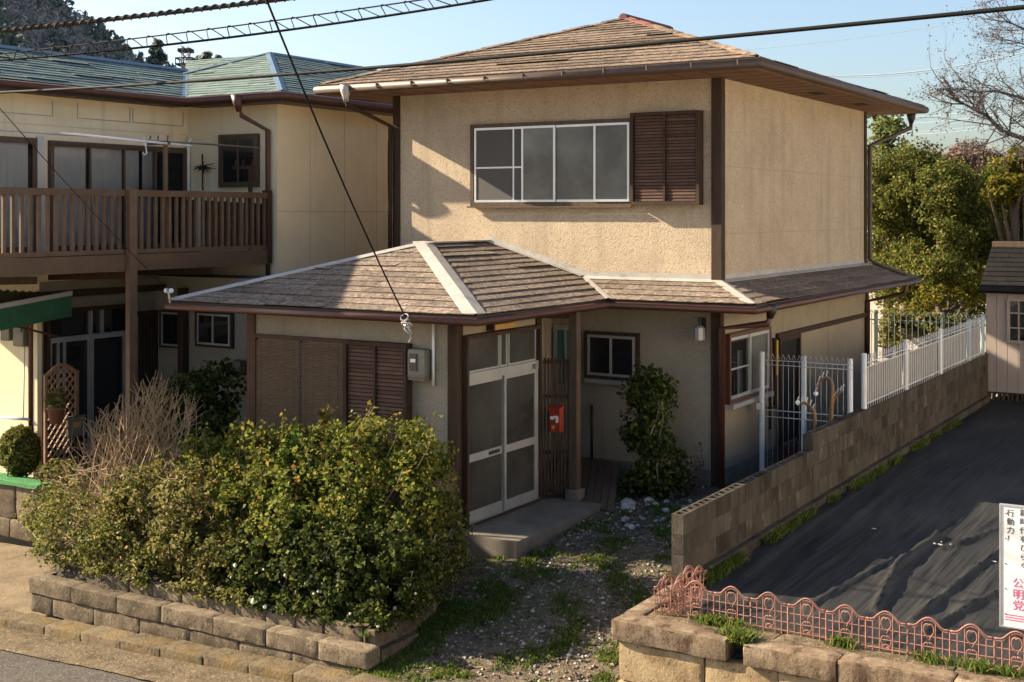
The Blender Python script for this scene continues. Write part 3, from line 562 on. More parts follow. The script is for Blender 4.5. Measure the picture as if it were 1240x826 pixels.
# walls
mb = MB(); mb.box(WX0, WX1, WY0, WY1, 2.95, ZE - 0.05); mb.build('upper_wall', M['stucco'], H)
mb = MB(); mb.prism([(PXL, PYF, 0.42), (DX, PYF, 0.42), (DX, YA, 0.42), (PXA, YA, 0.42), (PXA, YLW + 0.1, 0.42), (PXL, YLW + 0.1, 0.42)], (0, 0, 2.40)); mb.build('porch_wall', M['stucco_low_shade'], H)
mb = MB(); mb.box(WX0 + 0.02, XLW, YLW, WY1 - 0.03, 0.62, 2.949); mb.build('lower_wall', M['stucco_low_shade'], H)
mb = MB(); mb.box(PXL - 0.02, DX + 0.02, PYF - 0.02, YLW, 0.0, 0.419); mb.box(WX0, XLW + 0.02, YLW - 0.02, WY1, 0.0, 0.619); mb.build('foundation', M['conc'], H)
# horizontal and vertical stucco joints (recessed lines stand as thin strips 1.5 mm proud)
mb = MB()
for z in (4.62, 3.72): mb.box(WX1, WX1 + 0.002, WY0 + 0.07, WY1 - 0.1, z, z + 0.006)
for y in (17.9, 20.1, 21.5): mb.box(WX1, WX1 + 0.0015, y, y + 0.005, 3.15, ZE - 0.15)
mb.box(-8.0, XLW, YLW - 0.002, YLW, 1.62, 1.626)
stuff(mb.build('stucco_joints', mat('joint', (0.27, 0.225, 0.16), None), H))
# posts
def post(x, y, z0, z1, w=0.11, m='wood', name='post'): mb = MB(); mb.box(x - w/2, x + w/2, y - w/2, y + w/2, z0, z1); return mb.build(name, M[m], H)
post(WX0 + 0.045, WY0 + 0.045, 2.9, ZE - 0.08, 0.13); post(WX1 - 0.045, WY0 + 0.045, 3.1, ZE - 0.08, 0.14); post(WX1 - 0.045, WY1 - 0.045, 3.0, ZE - 0.08, 0.13)
post(XLW - 0.04, YLW + 0.04, 0.4, 2.9, 0.13); post(XLW - 0.04, WY1 - 0.1, 0.4, 2.9, 0.13)
post(DX - 0.04, PYF + 0.04, 0.35, 2.82, 0.13); post(PXL + 0.04, PYF + 0.04, 0.3, 2.82, 0.13, 'wood_red'); post(DX - 0.03, 14.22, 0.36, 2.82, 0.12)
mb = MB(); mb.box(-7.83, -7.72, 14.37, 14.48, 0.50, 2.80); mb.build('porch_post', M['wood_grey'], H)
fixnormals(roughblock(-7.87, -7.68, 14.33, 14.52, 0.36, 0.50, 3, 0.006, 0.02, 0.05).build('post_base', M['conc'], H, smooth=True))
# beams under the porch eave
mb = MB(); mb.bar((DX + 0.03, 14.25, 2.71), (-7.83, 14.43, 2.71), 0.07, 0.10); mb.build('eave_beam', M['wood'], H)

# ---- roof deck slabs and soffits
def slab(name, polys, mat_, th=0.03):
    mb = MB()
    for p in polys: mb.prism([Vector(q) - Vector((0, 0, th + 0.004)) for q in p], (0, 0, th))
    o = mb.build(name, mat_, H); return fixnormals(o)
aX = (GX + GL) / 2; t_ = (GX - GL) / 2; zr = ZG + PP * t_; aY = GY + t_
slab('porch_roof', [[(GL, GY, ZG), (GX, GY, ZG), (aX, aY, zr)], [(GX, GY, ZG), (GX, EY0 + 0.05, ZG), (GX - SD, WY0, ZF), (aX, WY0, zr), (aX, aY, zr)], [(GL, GY, ZG), (aX, aY, zr), (aX, WY0, zr), (GL, WY0, ZG)]], M['deckdark'])
SX1, SY0, SY1 = WX1 + SD, WY0 - SD, WY1 + SD
slab('skirt_roof', [[(GX, SY0, ZG), (SX1, SY0, ZG), (WX1, WY0, ZF), (GX - SD, WY0, ZF)], [(SX1, SY0, ZG), (SX1, SY1, ZG), (WX1, WY1, ZF), (WX1, WY0, ZF)], [(SX1, SY1, ZG), (WX0, SY1, ZG), (WX0, WY1, ZF), (WX1, WY1, ZF)]], M['deckdark'])
uz = ZE + PU * HALF; ucx = (EX0 + EX1) / 2; uya = EY0 + HALF; uyb = EY1 - HALF
slab('main_roof', [[(EX0, EY0, ZE), (EX1, EY0, ZE), (ucx, uya, uz)], [(EX1, EY0, ZE), (EX1, EY1, ZE), (ucx, uyb, uz), (ucx, uya, uz)], [(EX1, EY1, ZE), (EX0, EY1, ZE), (ucx, uyb, uz)], [(EX0, EY1, ZE), (EX0, EY0, ZE), (ucx, uya, uz), (ucx, uyb, uz)]], M['deckdark'])
mb = MB()   # upper soffit boards
mb.box(EX0 + 0.06, EX1 - 0.06, EY0 + 0.06, WY0 + 0.03, ZE - 0.125, ZE - 0.10); mb.box(WX1 - 0.03, EX1 - 0.06, WY0 + 0.03, EY1 - 0.06, ZE - 0.125, ZE - 0.10); mb.box(EX0 + 0.06, WX0 + 0.03, WY0 + 0.03, EY1 - 0.06, ZE - 0.125, ZE - 0.10); mb.box(WX0, WX1, WY1 - 0.03, EY1 - 0.06, ZE - 0.125, ZE - 0.10)
sf = mb.build('soffit', M['soffit'], H)
mb = MB()
for y in np.arange(EY0 + 0.3, EY1, 0.45): mb.box(WX1 + 0.03, EX1 - 0.06, y, y + 0.008, ZE - 0.128, ZE - 0.1251)
for x in np.arange(EX0 + 0.3, EX1, 0.45): mb.box(x, x + 0.008, EY0 + 0.06, WY0 - 0.01, ZE - 0.128, ZE - 0.1251)
for y in (18.6, 20.9): mb.box(-6.15, -5.95, y, y + 0.42, ZE - 0.13, ZE - 0.1252)
stuff(mb.build('soffit_joints', M['wood'], sf))
def fascia(x0, x1, y0, y1, z, m, hgt=0.12):
    mb = MB(); mb.box(x0, x1, y0, y0 + 0.025, z - hgt, z - 0.012); mb.box(x1 - 0.025, x1, y0 + 0.025, y1 - 0.025, z - hgt, z - 0.012); mb.box(x0, x0 + 0.025, y0 + 0.025, y1 - 0.025, z - hgt, z - 0.012); mb.box(x0, x1, y1 - 0.025, y1, z - hgt, z - 0.012); return mb
fascia(EX0 + 0.03, EX1 - 0.03, EY0 + 0.03, EY1 - 0.03, ZE - 0.005, None).build('fascia', M['soffit'], H)
mb = MB(); mb.box(GL + 0.05, GX - 0.05, GY + 0.05, GY + 0.075, ZG - 0.10, ZG - 0.01); mb.box(GX - 0.075, GX - 0.05, GY + 0.075, SY0 + 0.04, ZG - 0.12, ZG - 0.01); mb.box(GL + 0.05, GL + 0.075, GY + 0.075, WY0, ZG - 0.12, ZG - 0.01)
mb.box(GX - 0.05, SX1 - 0.05, SY0 + 0.05, SY0 + 0.075, ZG - 0.12, ZG - 0.01); mb.box(SX1 - 0.075, SX1 - 0.05, SY0 + 0.075, SY1 - 0.05, ZG - 0.12, ZG - 0.01)
mb.build('fascia', M['deckdark'], H)
mb = MB(); mb.box(GL + 0.08, GX - 0.08, GY + 0.08, PYF + 0.01, ZG - 0.10, ZG - 0.08); mb.box(DX - 0.01, GX - 0.08, PYF + 0.01, SY0 + 0.02, ZG - 0.10, ZG - 0.08); mb.box(GL + 0.08, PXL + 0.02, PYF + 0.01, WY0, ZG - 0.10, ZG - 0.08); mb.box(PXA - 0.1, SX1 - 0.08, SY0 + 0.08, YLW + 0.01, ZG - 0.10, ZG - 0.08); mb.box(XLW - 0.01, SX1 - 0.08, YLW + 0.01, SY1 - 0.08, ZG - 0.10, ZG - 0.08); mb.box(PXA - 0.1, DX, YA, SY0 + 0.08, ZG - 0.10, ZG - 0.08)
mb.build('soffit', M['soffit'], H)

# ---- shingles
NSH = [0]
def shingle_slope(parent, O, S, U, N, smin, smax, tmax, mat_, seed, expo=0.19, wid=0.9, join=False, jit=0.004, lift=0.022, cap_t=None):
    """courses of flat shingles; O eave origin, S along eave, U up the slope, N out of it"""
    rng = random.Random(seed); O, S, U, N = map(Vector, (O, S, U, N)); S.normalize(); U.normalize(); N.normalize()
    t = 0.0; c = 0; JB = MB()
    while t < tmax - 0.02:
        tt = min(t + expo, tmax); lo0, hi0, lo1, hi1 = smin(t), smax(t), smin(tt), smax(tt)
        s = min(lo0, lo1) - rng.uniform(0.05, wid - 0.05)
        while s < max(hi0, hi1):
            e = s + wid
            a0, b0 = max(s, lo0), min(e, hi0); a1, b1 = max(s, lo1), min(e, hi1)
            if b0 - a0 > 0.03 or b1 - a1 > 0.03:
                b0 = max(b0, a0 + 0.004); b1 = max(b1, a1 + 0.004)
                q = 0.0025; j = rng.uniform(-jit, jit); tl = t - 0.02 + j; tu = tt + 0.01
                zl = lift + rng.uniform(0, 0.008) + (0.012 if rng.random() < 0.06 else 0); th = 0.009
                P = lambda s_, t__, n_: O + S*s_ + U*t__ + N*n_
                mb = JB if join else MB()
                mb.hexa([P(a0+q, tl, zl-th), P(b0-q, tl, zl-th), P(b1-q, tu, 0.002), P(a1+q, tu, 0.002), P(a0+q, tl, zl), P(b0-q, tl, zl), P(b1-q, tu, 0.002+th), P(a1+q, tu, 0.002+th)])
                if not join:
                    cc = P((a0+b0)/2, t, 0); mb.build('shingle', mat_, parent, origin=cc); NSH[0] += 1
            s = e
        t = tt; c += 1
    if join: stuff(JB.build('shingles', mat_, parent))
cs = math.sqrt(1 + PP*PP); U_ = lambda hx, hy: Vector((hx, hy, PP)).normalized()
parts = {o.name: o for o in H.children}
pr, sr, mr_ = parts['porch_roof'], parts['skirt_roof'], parts['main_roof']
ho = lambda t: t / cs      # plan distance for slope distance
shingle_slope(pr, (GL, GY, ZG), (1, 0, 0), U_(0, 1), (0, -PP, 1), lambda t: ho(t), lambda t: (GX-GL) - ho(t), t_*cs, M['shingle'], 1)
shingle_slope(pr, (GX, GY, ZG), (0, 1, 0), U_(-1, 0), (PP, 0, 1), lambda t: ho(t), lambda t: min(SY0 - GY + ho(t), WY0 - GY), t_*cs, M['shingle'], 2)
shingle_slope(pr, (GL, WY0, ZG), (0, -1, 0), U_(1, 0), (-PP, 0, 1), lambda t: 0, lambda t: (WY0-GY) - ho(t), t_*cs, M['shingle'], 3, join=True)
shingle_slope(sr, (GX, SY0, ZG), (1, 0, 0), U_(0, 1), (0, -PP, 1), lambda t: -ho(t), lambda t: (SX1-GX) - ho(t), SD*cs, M['shingle'], 4)
shingle_slope(sr, (SX1, SY0, ZG), (0, 1, 0), U_(-1, 0), (PP, 0, 1), lambda t: ho(t), lambda t: (SY1-SY0) - ho(t), SD*cs, M['shingle'], 5)
cu = math.sqrt(1 + PU*PU); hu = lambda t: t / cu
shingle_slope(mr_, (EX0, EY0, ZE), (1, 0, 0), Vector((0, 1, PU)), (0, -PU, 1), lambda t: hu(t), lambda t: (EX1-EX0) - hu(t), HALF*cu, M['shingle_up'], 6, wid=1.15, expo=0.2, jit=0.008, lift=0.024)
for (O, S, U, N, Ln, sd) in (((EX1, EY0, ZE), (0, 1, 0), (-1, 0, PU), (PU, 0, 1), EY1-EY0, 7), ((EX1, EY1, ZE), (-1, 0, 0), (0, -1, PU), (0, PU, 1), EX1-EX0, 8), ((EX0, EY1, ZE), (0, -1, 0), (1, 0, PU), (-PU, 0, 1), EY1-EY0, 9)):
    shingle_slope(mr_, O, S, Vector(U), N, lambda t: hu(t), lambda t, Ln=Ln: Ln - hu(t), HALF*cu, M['shingle_up'], sd, join=True, jit=0.008, lift=0.024)
print('house shingles', NSH[0])
# hip and ridge flashings
def vee(name, a, b, w, m, parent, n1, n2, lift=0.028, th=0.006):
    """folded metal strip over a hip or ridge; n1/n2: horizontal directions of its wings with slope drop"""
    a = Vector(a); b = Vector(b); mb = MB(); up = Vector((0, 0, lift))
    for nrm_ in (n1, n2):
        d = Vector(nrm_) * w; mb.hexa([a + up, b + up, b + d + up*0.7, a + d + up*0.7, a + up + Vector((0,0,th)), b + up + Vector((0,0,th)), b + d + up*0.7 + Vector((0,0,th)), a + d + up*0.7 + Vector((0,0,th))])
    return fixnormals(mb.build(name, m, parent))
r2 = 1/math.sqrt(2)
# porch right hip: wings run along the contour of each slope
vee('hip_flashing', (GX+0.02, GY-0.02, ZG-0.005), (aX, aY, zr+0.005), 0.19, M['flash'], pr, (-1, 0, 0), (0, 1, 0), 0.035)
vee('hip_flashing', (GL-0.02, GY-0.02, ZG-0.005), (aX, aY, zr+0.005), 0.15, M['flash'], pr, (1, 0, 0), (0, 1, 0), 0.035)
mb = MB(); mb.box(aX-0.075, aX+0.075, aY-0.03, WY0, zr+0.015, zr+0.035); mb.build('ridge_flashing', M['flash'], pr)
# roof-to-wall flashings
vee('wall_flashing', (aX, WY0-0.005, zr+0.005), (GX-SD, WY0-0.005, ZF+0.01), 0.085, M['flash'], pr, (0, -1, 0.03), (0, -0.02, 0.9), 0.03)
vee('wall_flashing', (GX-SD, WY0-0.005, ZF), (WX1+0.02, WY0-0.005, ZF), 0.08, M['flash'], sr, (0, -1, -0.26), (0, -0.02, 0.9), 0.03)
vee('wall_flashing', (WX1+0.005, WY0-0.01, ZF), (WX1+0.005, WY1, ZF), 0.08, M['flash'], sr, (1, 0, -0.26), (0.02, 0, 0.9), 0.03)
vee('hip_flashing', (SX1+0.01, SY0-0.01, ZG-0.005), (WX1, WY0, ZF), 0.11, M['flash'], sr, (-1, 0, 0), (0, 1, 0), 0.03)
vee('valley_flashing', (GX+0.03, SY0-0.03, ZG-0.004), (GX-SD, WY0, ZF), 0.055, M['flash'], sr, (1, 0, 0), (0, -1, 0), 0.03)
# upper hips: red ridge cap on top, ragged shingle caps down the hips
mb = MB(); mb.tube([(ucx-0.02, uya-0.12, uz+0.015), (ucx, uyb+0.1, uz+0.03)], 0.075, 8); mb.build('ridge_cap', M['ridge_red'], mr_)
for cx_, sg in ((EX1, 1), (EX0, -1)):
    for k in range(15):
        f0, f1 = k/15, (k+1.35)/15; a = Vector((ucx + (cx_-ucx)*f1, uya + (EY0-uya)*f1, uz + (ZE-uz)*f1)); b = Vector((ucx + (cx_-ucx)*f0, uya + (EY0-uya)*f0, uz + (ZE-uz)*f0))
        if f1 > 1: a = Vector((cx_, EY0, ZE))
        vee('hip_cap', a, b, 0.10, M['ridge_red'] if k < 4 and sg > 0 else M['shingle_up'], mr_, (-sg, 0, 0), (0, 1, 0), 0.045 - 0.01*(k % 2), 0.012)

# ---- gutters and downpipes
def pipe(name, pts, r, m, n=8, parent=None): mb = MB(); mb.tube(pts, r, n); return mb.build(name, m, parent or H, smooth=True)
pipe('gutter', [(EX0-0.04, EY1+0.03, ZE-0.06), (EX0-0.03, EY0-0.03, ZE-0.06), (EX1+0.03, EY0-0.03, ZE-0.06), (EX1+0.03, EY1+0.03, ZE-0.06), (EX0-0.04, EY1+0.03, ZE-0.06)], 0.045, M['gutter_up'])
g1 = pipe('gutter', [(GL-0.02, 15.4, ZG-0.068), (GL-0.02, GY-0.02, ZG-0.068), (GX+0.02, GY-0.02, ZG-0.068), (GX+0.02, SY0-0.02, ZG-0.068), (SX1+0.02, SY0-0.02, ZG-0.068), (SX1+0.02, SY1+0.02, ZG-0.068)], 0.031, M['gutter'])
mb = MB()
for x in np.arange(EX0+0.5, EX1, 0.62): mb.box(x-0.009, x+0.009, EY0-0.088, EY0-0.02, ZE-0.075, ZE-0.012)
stuff(mb.build('gutter_brackets', M['gutter_up'], H))
pipe('gutter_hopper', [(-12.03, EY0-0.05, ZE-0.01), (-12.03, EY0-0.05, ZE-0.10), (-12.03, EY0-0.04, ZE-0.2), (-12.03, EY0-0.03, ZE-0.26)], [0.085, 0.08, 0.05, 0.04], M['flash'])
pipe('downpipe', [(-12.03, EY0-0.03, ZE-0.24), (-12.03, EY0, ZE-0.30), (WX0-0.04, WY0-0.06, ZE-0.58), (WX0-0.04, WY0-0.06, 3.3)], 0.033, M['wood'])
pipe('gutter_hopper', [(EX1-0.22, EY1-0.02, ZE-0.06), (EX1-0.22, EY1-0.02, ZE-0.2), (EX1-0.22, EY1-0.03, ZE-0.3)], [0.09, 0.07, 0.035], M['black'])
pipe('downpipe', [(EX1-0.22, EY1-0.03, ZE-0.28), (EX1-0.22, EY1-0.05, ZE-0.38), (WX1+0.06, WY1+0.05, ZE-0.72), (WX1+0.06, WY1+0.05, ZF+0.1), (WX1+0.16, WY1+0.07, ZF+0.02), (SX1-0.05, WY1+0.09, ZG+0.07)], 0.034, M['gutter_up'])
pipe('gutter_hopper', [(SX1+0.02, SY0+0.55, ZG-0.02), (SX1+0.02, SY0+0.55, ZG-0.12), (SX1+0.0, SY0+0.55, ZG-0.2)], [0.075, 0.065, 0.04], M['black'])
pipe('downpipe', [(SX1+0.0, SY0+0.55, ZG-0.17), (SX1-0.02, SY0+0.53, ZG-0.27), (XLW+0.06, YLW-0.06, ZG-0.36), (XLW+0.06, YLW-0.06, 0.35)], 0.038, M['gutter'])
pipe('downpipe', [(SX1+0.02, WY1-0.2, ZG-0.05), (SX1-0.02, WY1-0.2, ZG-0.25), (XLW+0.05, WY1-0.2, ZG-0.4), (XLW+0.05, WY1-0.2, 0.4)], 0.035, M['gutter'])

# ---- upper front window with shutter box
PF = Pl('-Y', WY0)
w = window(H, PF, -10.34, -7.70, 4.10, 5.30, [(-10.27, -9.43), (-9.455, -8.90), (-8.93, -8.26), (-8.29, -7.74)], M['wood_grey'], M['alu'], [M['screen'], M['frost'], M['frost'], M['frost']], 0.055, 0.032, 0.055, bars={0: [('v', -9.60), ('h', 4.66)]})
w['label'] = 'upper sliding window with four silver sashes'
mb = MB(); mb.box(-10.37, -7.70, WY0-0.10, WY0-0.056, 4.075, 4.10); mb.build('sill', M['wood_grey'], w)
def louver_box(parent, pl, u0, u1, w0, w1, depth, cols, n, seed=0):
    mb = MB(); frame(mb, pl, u0, u1, w0, w1, 0.045, 0.0, depth); pl.box(mb, u0+0.045, u1-0.045, w0+0.045, w1-0.045, 0.0, depth-0.045)
    cw = (u1 - u0 - 0.09) / cols
    for c in range(1, cols): pl.box(mb, u0+0.045+c*cw-0.014, u0+0.045+c*cw+0.014, w0+0.045, w1-0.045, depth-0.045, depth-0.004)
    bx = mb.build('shutter_box', M['wood'], parent)
    pitch = (w1 - w0 - 0.09) / n; hw = cw/2 - 0.016
    mb = MB(); a = [pl.pt(u, wz, d) - pl.pt(0, 0, 0) for u, wz, d in ((-hw, 0, 0.006), (hw, 0, 0.006), (hw, pitch*0.72, 0.0), (-hw, pitch*0.72, 0.0), (-hw, 0, 0.018), (hw, 0, 0.018), (hw, pitch*0.72, 0.010), (-hw, pitch*0.72, 0.010))]
    mb.hexa(a); me = mb.mesh('slat', M['slat'])
    import bmesh
    bm = bmesh.new(); bm.from_mesh(me); bmesh.ops.recalc_face_normals(bm, faces=bm.faces); bm.to_mesh(me); bm.free()
    for c in range(cols):
        for k in range(n): inst('slat', me, bx, pl.pt(u0+0.045+(c+0.5)*cw, w0+0.045+k*pitch+pitch*0.14, depth-0.044))
    return bx
louver_box(H, PF, -7.69, -6.68, 4.11, 5.36, 0.155, 2, 27)
# ---- porch front: bamboo blinds and shutter box
PP_ = Pl('-Y', PYF)
bl = MB(); frame(bl, PP_, -11.27, -9.76, 0.5, 2.47, 0.05, 0.0, 0.05); blf = bl.build('blind_frame', M['wood_red'], H)
for (a, b) in ((-11.21, -10.52), (-10.49, -9.82)):
    mb = MB(); z = 0.56; k = 0
    while z < 2.40:
        mb.tube([PP_.pt(a, z, 0.036 + 0.004*math.sin(k*1.7)), PP_.pt((a+b)/2, z + 0.002*math.sin(k), 0.040), PP_.pt(b, z, 0.036)], 0.0085, 5, cap=True); z += 0.0185; k += 1
    for u in np.linspace(a+0.08, b-0.08, 5): PP_.box(mb, u-0.0015, u+0.0015, 0.56, 2.41, 0.044, 0.0475)
    stuff(mb.build('bamboo_blind', M['bamboo'], blf))
mb = MB(); PP_.box(mb, -10.52, -10.49, 0.56, 2.41, 0.0, 0.05); mb.build('blind_divider', M['black'], blf)
louver_box(H, PP_, -9.75, -8.82, 0.5, 2.47, 0.13, 2, 40)
# ---- glazed sliding entrance (faces right)
PD = Pl('+X', DX)
mb = MB(); frame(mb, PD, 12.43, 14.16, 0.37, 2.585, 0.045, 0.0, 0.10, 0.03); dr = mb.build('entrance_door', M['wood'], H); dr['label'] = 'sliding glazed entrance door with silver frame and transom'
mb = MB(); PD.box(mb, 12.475, 14.115, 2.04, 2.14, 0.0, 0.075); PD.box(mb, 12.475, 14.115, 2.555, 2.575, 0.0, 0.06); PD.box(mb, 12.475, 14.115, 0.37, 0.405, 0.0, 0.085); PD.box(mb, 14.06, 14.115, 0.405, 2.04, 0.0, 0.07); PD.box(mb, 12.475, 12.50, 0.405, 2.04, 0.0, 0.07); mb.build('door_frame', M['alu_grey'], dr)
for (a, b) in ((12.49, 13.22), (13.24, 13.40), (13.43, 14.10)):
    mb = MB(); frame(mb, PD, a, b, 2.142, 2.552, 0.022, 0.02, 0.045); mb.build('transom_sash', M['alu_grey'], dr); mb = MB(); PD.box(mb, a+0.015, b-0.015, 2.155, 2.54, 0.025, 0.032); mb.build('pane', M['frost_door'], dr)
for i, (a, b) in enumerate(((12.50, 13.33), (13.29, 14.06))):
    d = 0.018 + 0.030*i; mb = MB(); frame(mb, PD, a, b, 0.407, 2.038, 0.045, d, d+0.026, 0.12); PD.box(mb, a+0.045, b-0.045, 1.10, 1.19, d+0.001, d+0.025)
    mb.build('sliding_panel', M['alu_grey'], dr)
    for (z0, z1) in ((0.53, 1.10), (1.19, 1.993)):
        mb = MB(); PD.box(mb, a+0.04, b-0.04, z0-0.003, z1+0.003, d+0.008, d+0.014); mb.build('pane', M['frost_door'], dr)
mb = MB(); PD.box(mb, 12.98, 13.22, 1.125, 1.165, 0.044, 0.052); mb.build('letter_slot', M['black'], dr)
mb = MB(); PD.box(mb, 13.97, 14.0, 1.66, 1.76, 0.07, 0.095); mb.tube([PD.pt(13.985, 2.08, 0.075), PD.pt(13.985, 2.08, 0.12)], 0.03, 8); mb.build('lock', M['steel'], dr)
# slatted screen between door post and porch post (faces front)
sa, sb2 = Vector((-8.13, 14.24, 0)), Vector((-7.84, 14.42, 0)); scr = MB()
for z in (0.47, 0.96, 1.67, 2.11): scr.bar(sa + Vector((0, 0, z)), sb2 + Vector((0, 0, z)), 0.022, 0.045)
sc_ = scr.build('slatted_screen', M['wood'], H)
me = MB().box(-0.013, 0.013, -0.011, 0.011, 0, 1.74).mesh('slat', M['wood'])
for k in range(8): p = sa.lerp(sb2, (k + 0.5)/8); inst('slat', me, sc_, (p.x + 0.012, p.y - 0.022, 0.42), (0, 0, 0.55))
# alcove window behind screen and lower front window
PL_ = Pl('-Y', YLW)
window(H, PL_, -8.86, -8.46, 1.55, 2.42, [(-8.83, -8.66), (-8.67, -8.49)], M['alu_grey'], M['alu_grey'], [M['teal']], 0.03, 0.025, 0.05)
w = window(H, PL_, -8.37, -7.54, 1.72, 2.37, [(-8.32, -7.94), (-7.97, -7.59)], M['wood'], M['alu_grey'], [M['glass']], 0.045, 0.035, 0.06)
mb = MB(); PL_.box(mb, -8.34, -7.56, 1.66, 1.72, 0.0, 0.09); mb.build('sill', M['alu_grey'], w)
pipe('drain_pipe', [(-8.26, YLW-0.03, 0.6), (-8.26, YLW-0.03, 1.35)], 0.02, M['black'])
# side window, rail, side door
PS = Pl('+X', XLW)
w = window(H, PS, 16.03, 17.62, 1.47, 2.40, [(16.09, 16.84), (16.80, 17.56)], M['gutter'], M['alu'], [M['glass'], M['frost']], 0.05, 0.045, 0.08, bars={0: [('h', 1.92)]})
mb = MB(); PS.box(mb, 16.05, 17.60, 1.41, 1.47, 0.0, 0.12); mb.build('sill', M['alu'], w)
mb = MB(); PS.box(mb, 18.0, 22.55, 2.18, 2.25, 0.0, 0.05); mb.build('wall_rail', M['wood'], H)
mb = MB(); frame(mb, PS, 18.05, 18.98, 0.42, 2.18, 0.06, 0.0, 0.06); sd = mb.build('side_door', M['wood'], H); mb = MB(); PS.box(mb, 18.11, 18.92, 0.48, 2.12, 0.0, 0.012); mb.build('door_panel', M['dark'], sd); mb = MB(); PS.box(mb, 17.99, 18.045, 1.65, 2.15, 0.0, 0.03); mb.build('yellow_strip', M['yellow'], sd); mb = MB(); PS.box(mb, 18.0, 19.0, 0.40, 0.60, 0.061, 0.2); mb.build('door_step', M['gutter'], sd)
mb = MB(); PS.box(mb, 17.72, 17.75, 0.9, 2.2, 0.0, 0.03); PS.box(mb, 17.86, 17.90, 1.25, 2.2, 0.0, 0.05); PS.box(mb, 17.6, 17.95, 1.2, 1.24, 0.0, 0.08); mb.build('conduits', M['wood'], H)
mb = MB(); mb.tube([(-6.2, 16.9, 0.36), (-6.2, 16.9, 2.10)], 0.036, 10); mb.box(-6.24, -6.16, 16.8, 16.86, 1.32, 1.40)
tag(mb.build('vent_pole', M['white'], smooth=False), 'slim white gate post standing in front of the side window', 'post')

# ---- things fixed on the house
t = thing('electric_meter', 'grey electric meter with glass front beside the porch shutter', 'meter', (-8.66, PYF, 2.06))
fixnormals(roughblock(-8.80, -8.55, PYF-0.13, PYF-0.001, 2.06, 2.42, 2, 0.001, 0.04, 0.05).build('housing', M['grey_box'], t, smooth=True)); mb = MB(); mb.box(-8.76, -8.66, PYF-0.142, PYF-0.128, 2.17, 2.37); mb.build('dial_window', M['glass'], t); mb = MB(); mb.box(-8.745, -8.675, PYF-0.146, PYF-0.1425, 2.27, 2.31); mb.build('dial_plate', M['white'], t)
mb = MB(); mb.tube([(-8.50, PYF-0.03, 2.0), (-8.50, PYF-0.03, 2.72)], 0.017, 8); tag(mb.build('conduit_pipe', M['white'], smooth=True), 'thin grey conduit running up beside the electric meter', 'pipe')
t = thing('porch_lamp', 'amber tube lamp above the entrance door', 'lamp', (DX, 13.27, 2.69)); fixnormals(roughblock(DX+0.001, DX+0.10, 13.03, 13.53, 2.605, 2.67, 3, 0.002, 0.02, 0.05).build('cover', M['amber'], t, smooth=True)); mb = MB(); mb.box(DX+0.001, DX+0.105, 12.99, 13.028, 2.60, 2.675); mb.build('end_cap', M['wood'], t)
t = thing('mailbox', 'red metal mailbox hanging on the dark slatted screen', 'mailbox', (-7.90, 14.26, 1.23))
mb = MB(); mb.box(-7.985, -7.84, 14.14, 14.238, 1.25, 1.53); mb.build('body', M['red'], t); mb = MB(); mb.prism([(-7.995, 14.242, 1.53), (-7.995, 14.12, 1.51), (-7.995, 14.12, 1.55), (-7.995, 14.242, 1.58)], (0.165, 0, 0)); fixnormals(mb.build('lid', M['red'], t))
mb = MB(); mb.box(-7.97, -7.92, 14.134, 14.139, 1.405, 1.445); mb.box(-7.92, -7.86, 14.134, 14.139, 1.43, 1.455); mb.box(-7.89, -7.86, 14.134, 14.139, 1.37, 1.429); mb.build('white_decal', M['white'], t); mb = MB(); mb.tube([(-7.93, 14.14, 1.31), (-7.93, 14.128, 1.31)], 0.025, 10); mb.build('badge', M['amber'], t)
t = thing('wall_lamp', 'small glass wall lamp on the corner by the brown downpipe', 'lamp', (-6.62, YLW, 2.3)); mb = MB(); mb.box(-6.66, -6.58, YLW-0.03, YLW-0.001, 2.45, 2.62); mb.tube([(-6.62, YLW-0.03, 2.58), (-6.62, YLW-0.12, 2.62), (-6.62, YLW-0.13, 2.52)], 0.014, 6); mb.build('bracket', M['black'], t); mb = MB(); mb.tube([(-6.62, YLW-0.13, 2.53), (-6.62, YLW-0.13, 2.50), (-6.62, YLW-0.13, 2.34)], [0.03, 0.07, 0.075], 8); mb.build('shade', M['alu_grey'], t)
# ---- porch step, duckboard, wooden things
st = thing('porch_step', 'grey concrete step in front of the glazed entrance door', 'step', (-7.78, 13.2, 0.0)); mb = MB()
fixnormals(roughblock(-8.19, -7.33, 12.24, 14.52, -0.05, 0.365, 4, 0.006, 0.012, 0.25).build('step_slab', M['conc'], st))
dk = thing('duckboard', 'weathered plank walkway sloping from the porch step to the wall', 'walkway', (-7.7, 15.0, 0.3))
a0, a1 = Vector((-8.25, 14.62, 0.37)), Vector((-8.75, 15.8, 0.60)); b0, b1 = Vector((-7.08, 14.15, 0.31)), Vector((-7.78, 15.72, 0.585))
for k in range(9):
    f0, f1 = (k+0.04)/9, (k+0.96)/9; p = a0.lerp(b0, f0), a0.lerp(b0, f1), a1.lerp(b1, f1), a1.lerp(b1, f0); z = Vector((0, 0, 0.025 + 0.006*math.sin(k*5))); mb = MB(); mb.hexa([*p, *[q + z for q in p]]); fixnormals(mb.build('plank', M['wood_grey'], dk))
mb = MB(); mb.bar(a0.lerp(b0, 0.1) - Vector((0,0,0.04)) + Vector((0, .2, .03)), b0 + Vector((-.1, .2, -.02)), 0.06, 0.06); mb.bar(a1 - Vector((0, .2, 0.05)), b1 - Vector((.05, .2, 0.05)), 0.06, 0.06); mb.build('bearer', M['wood'], dk)
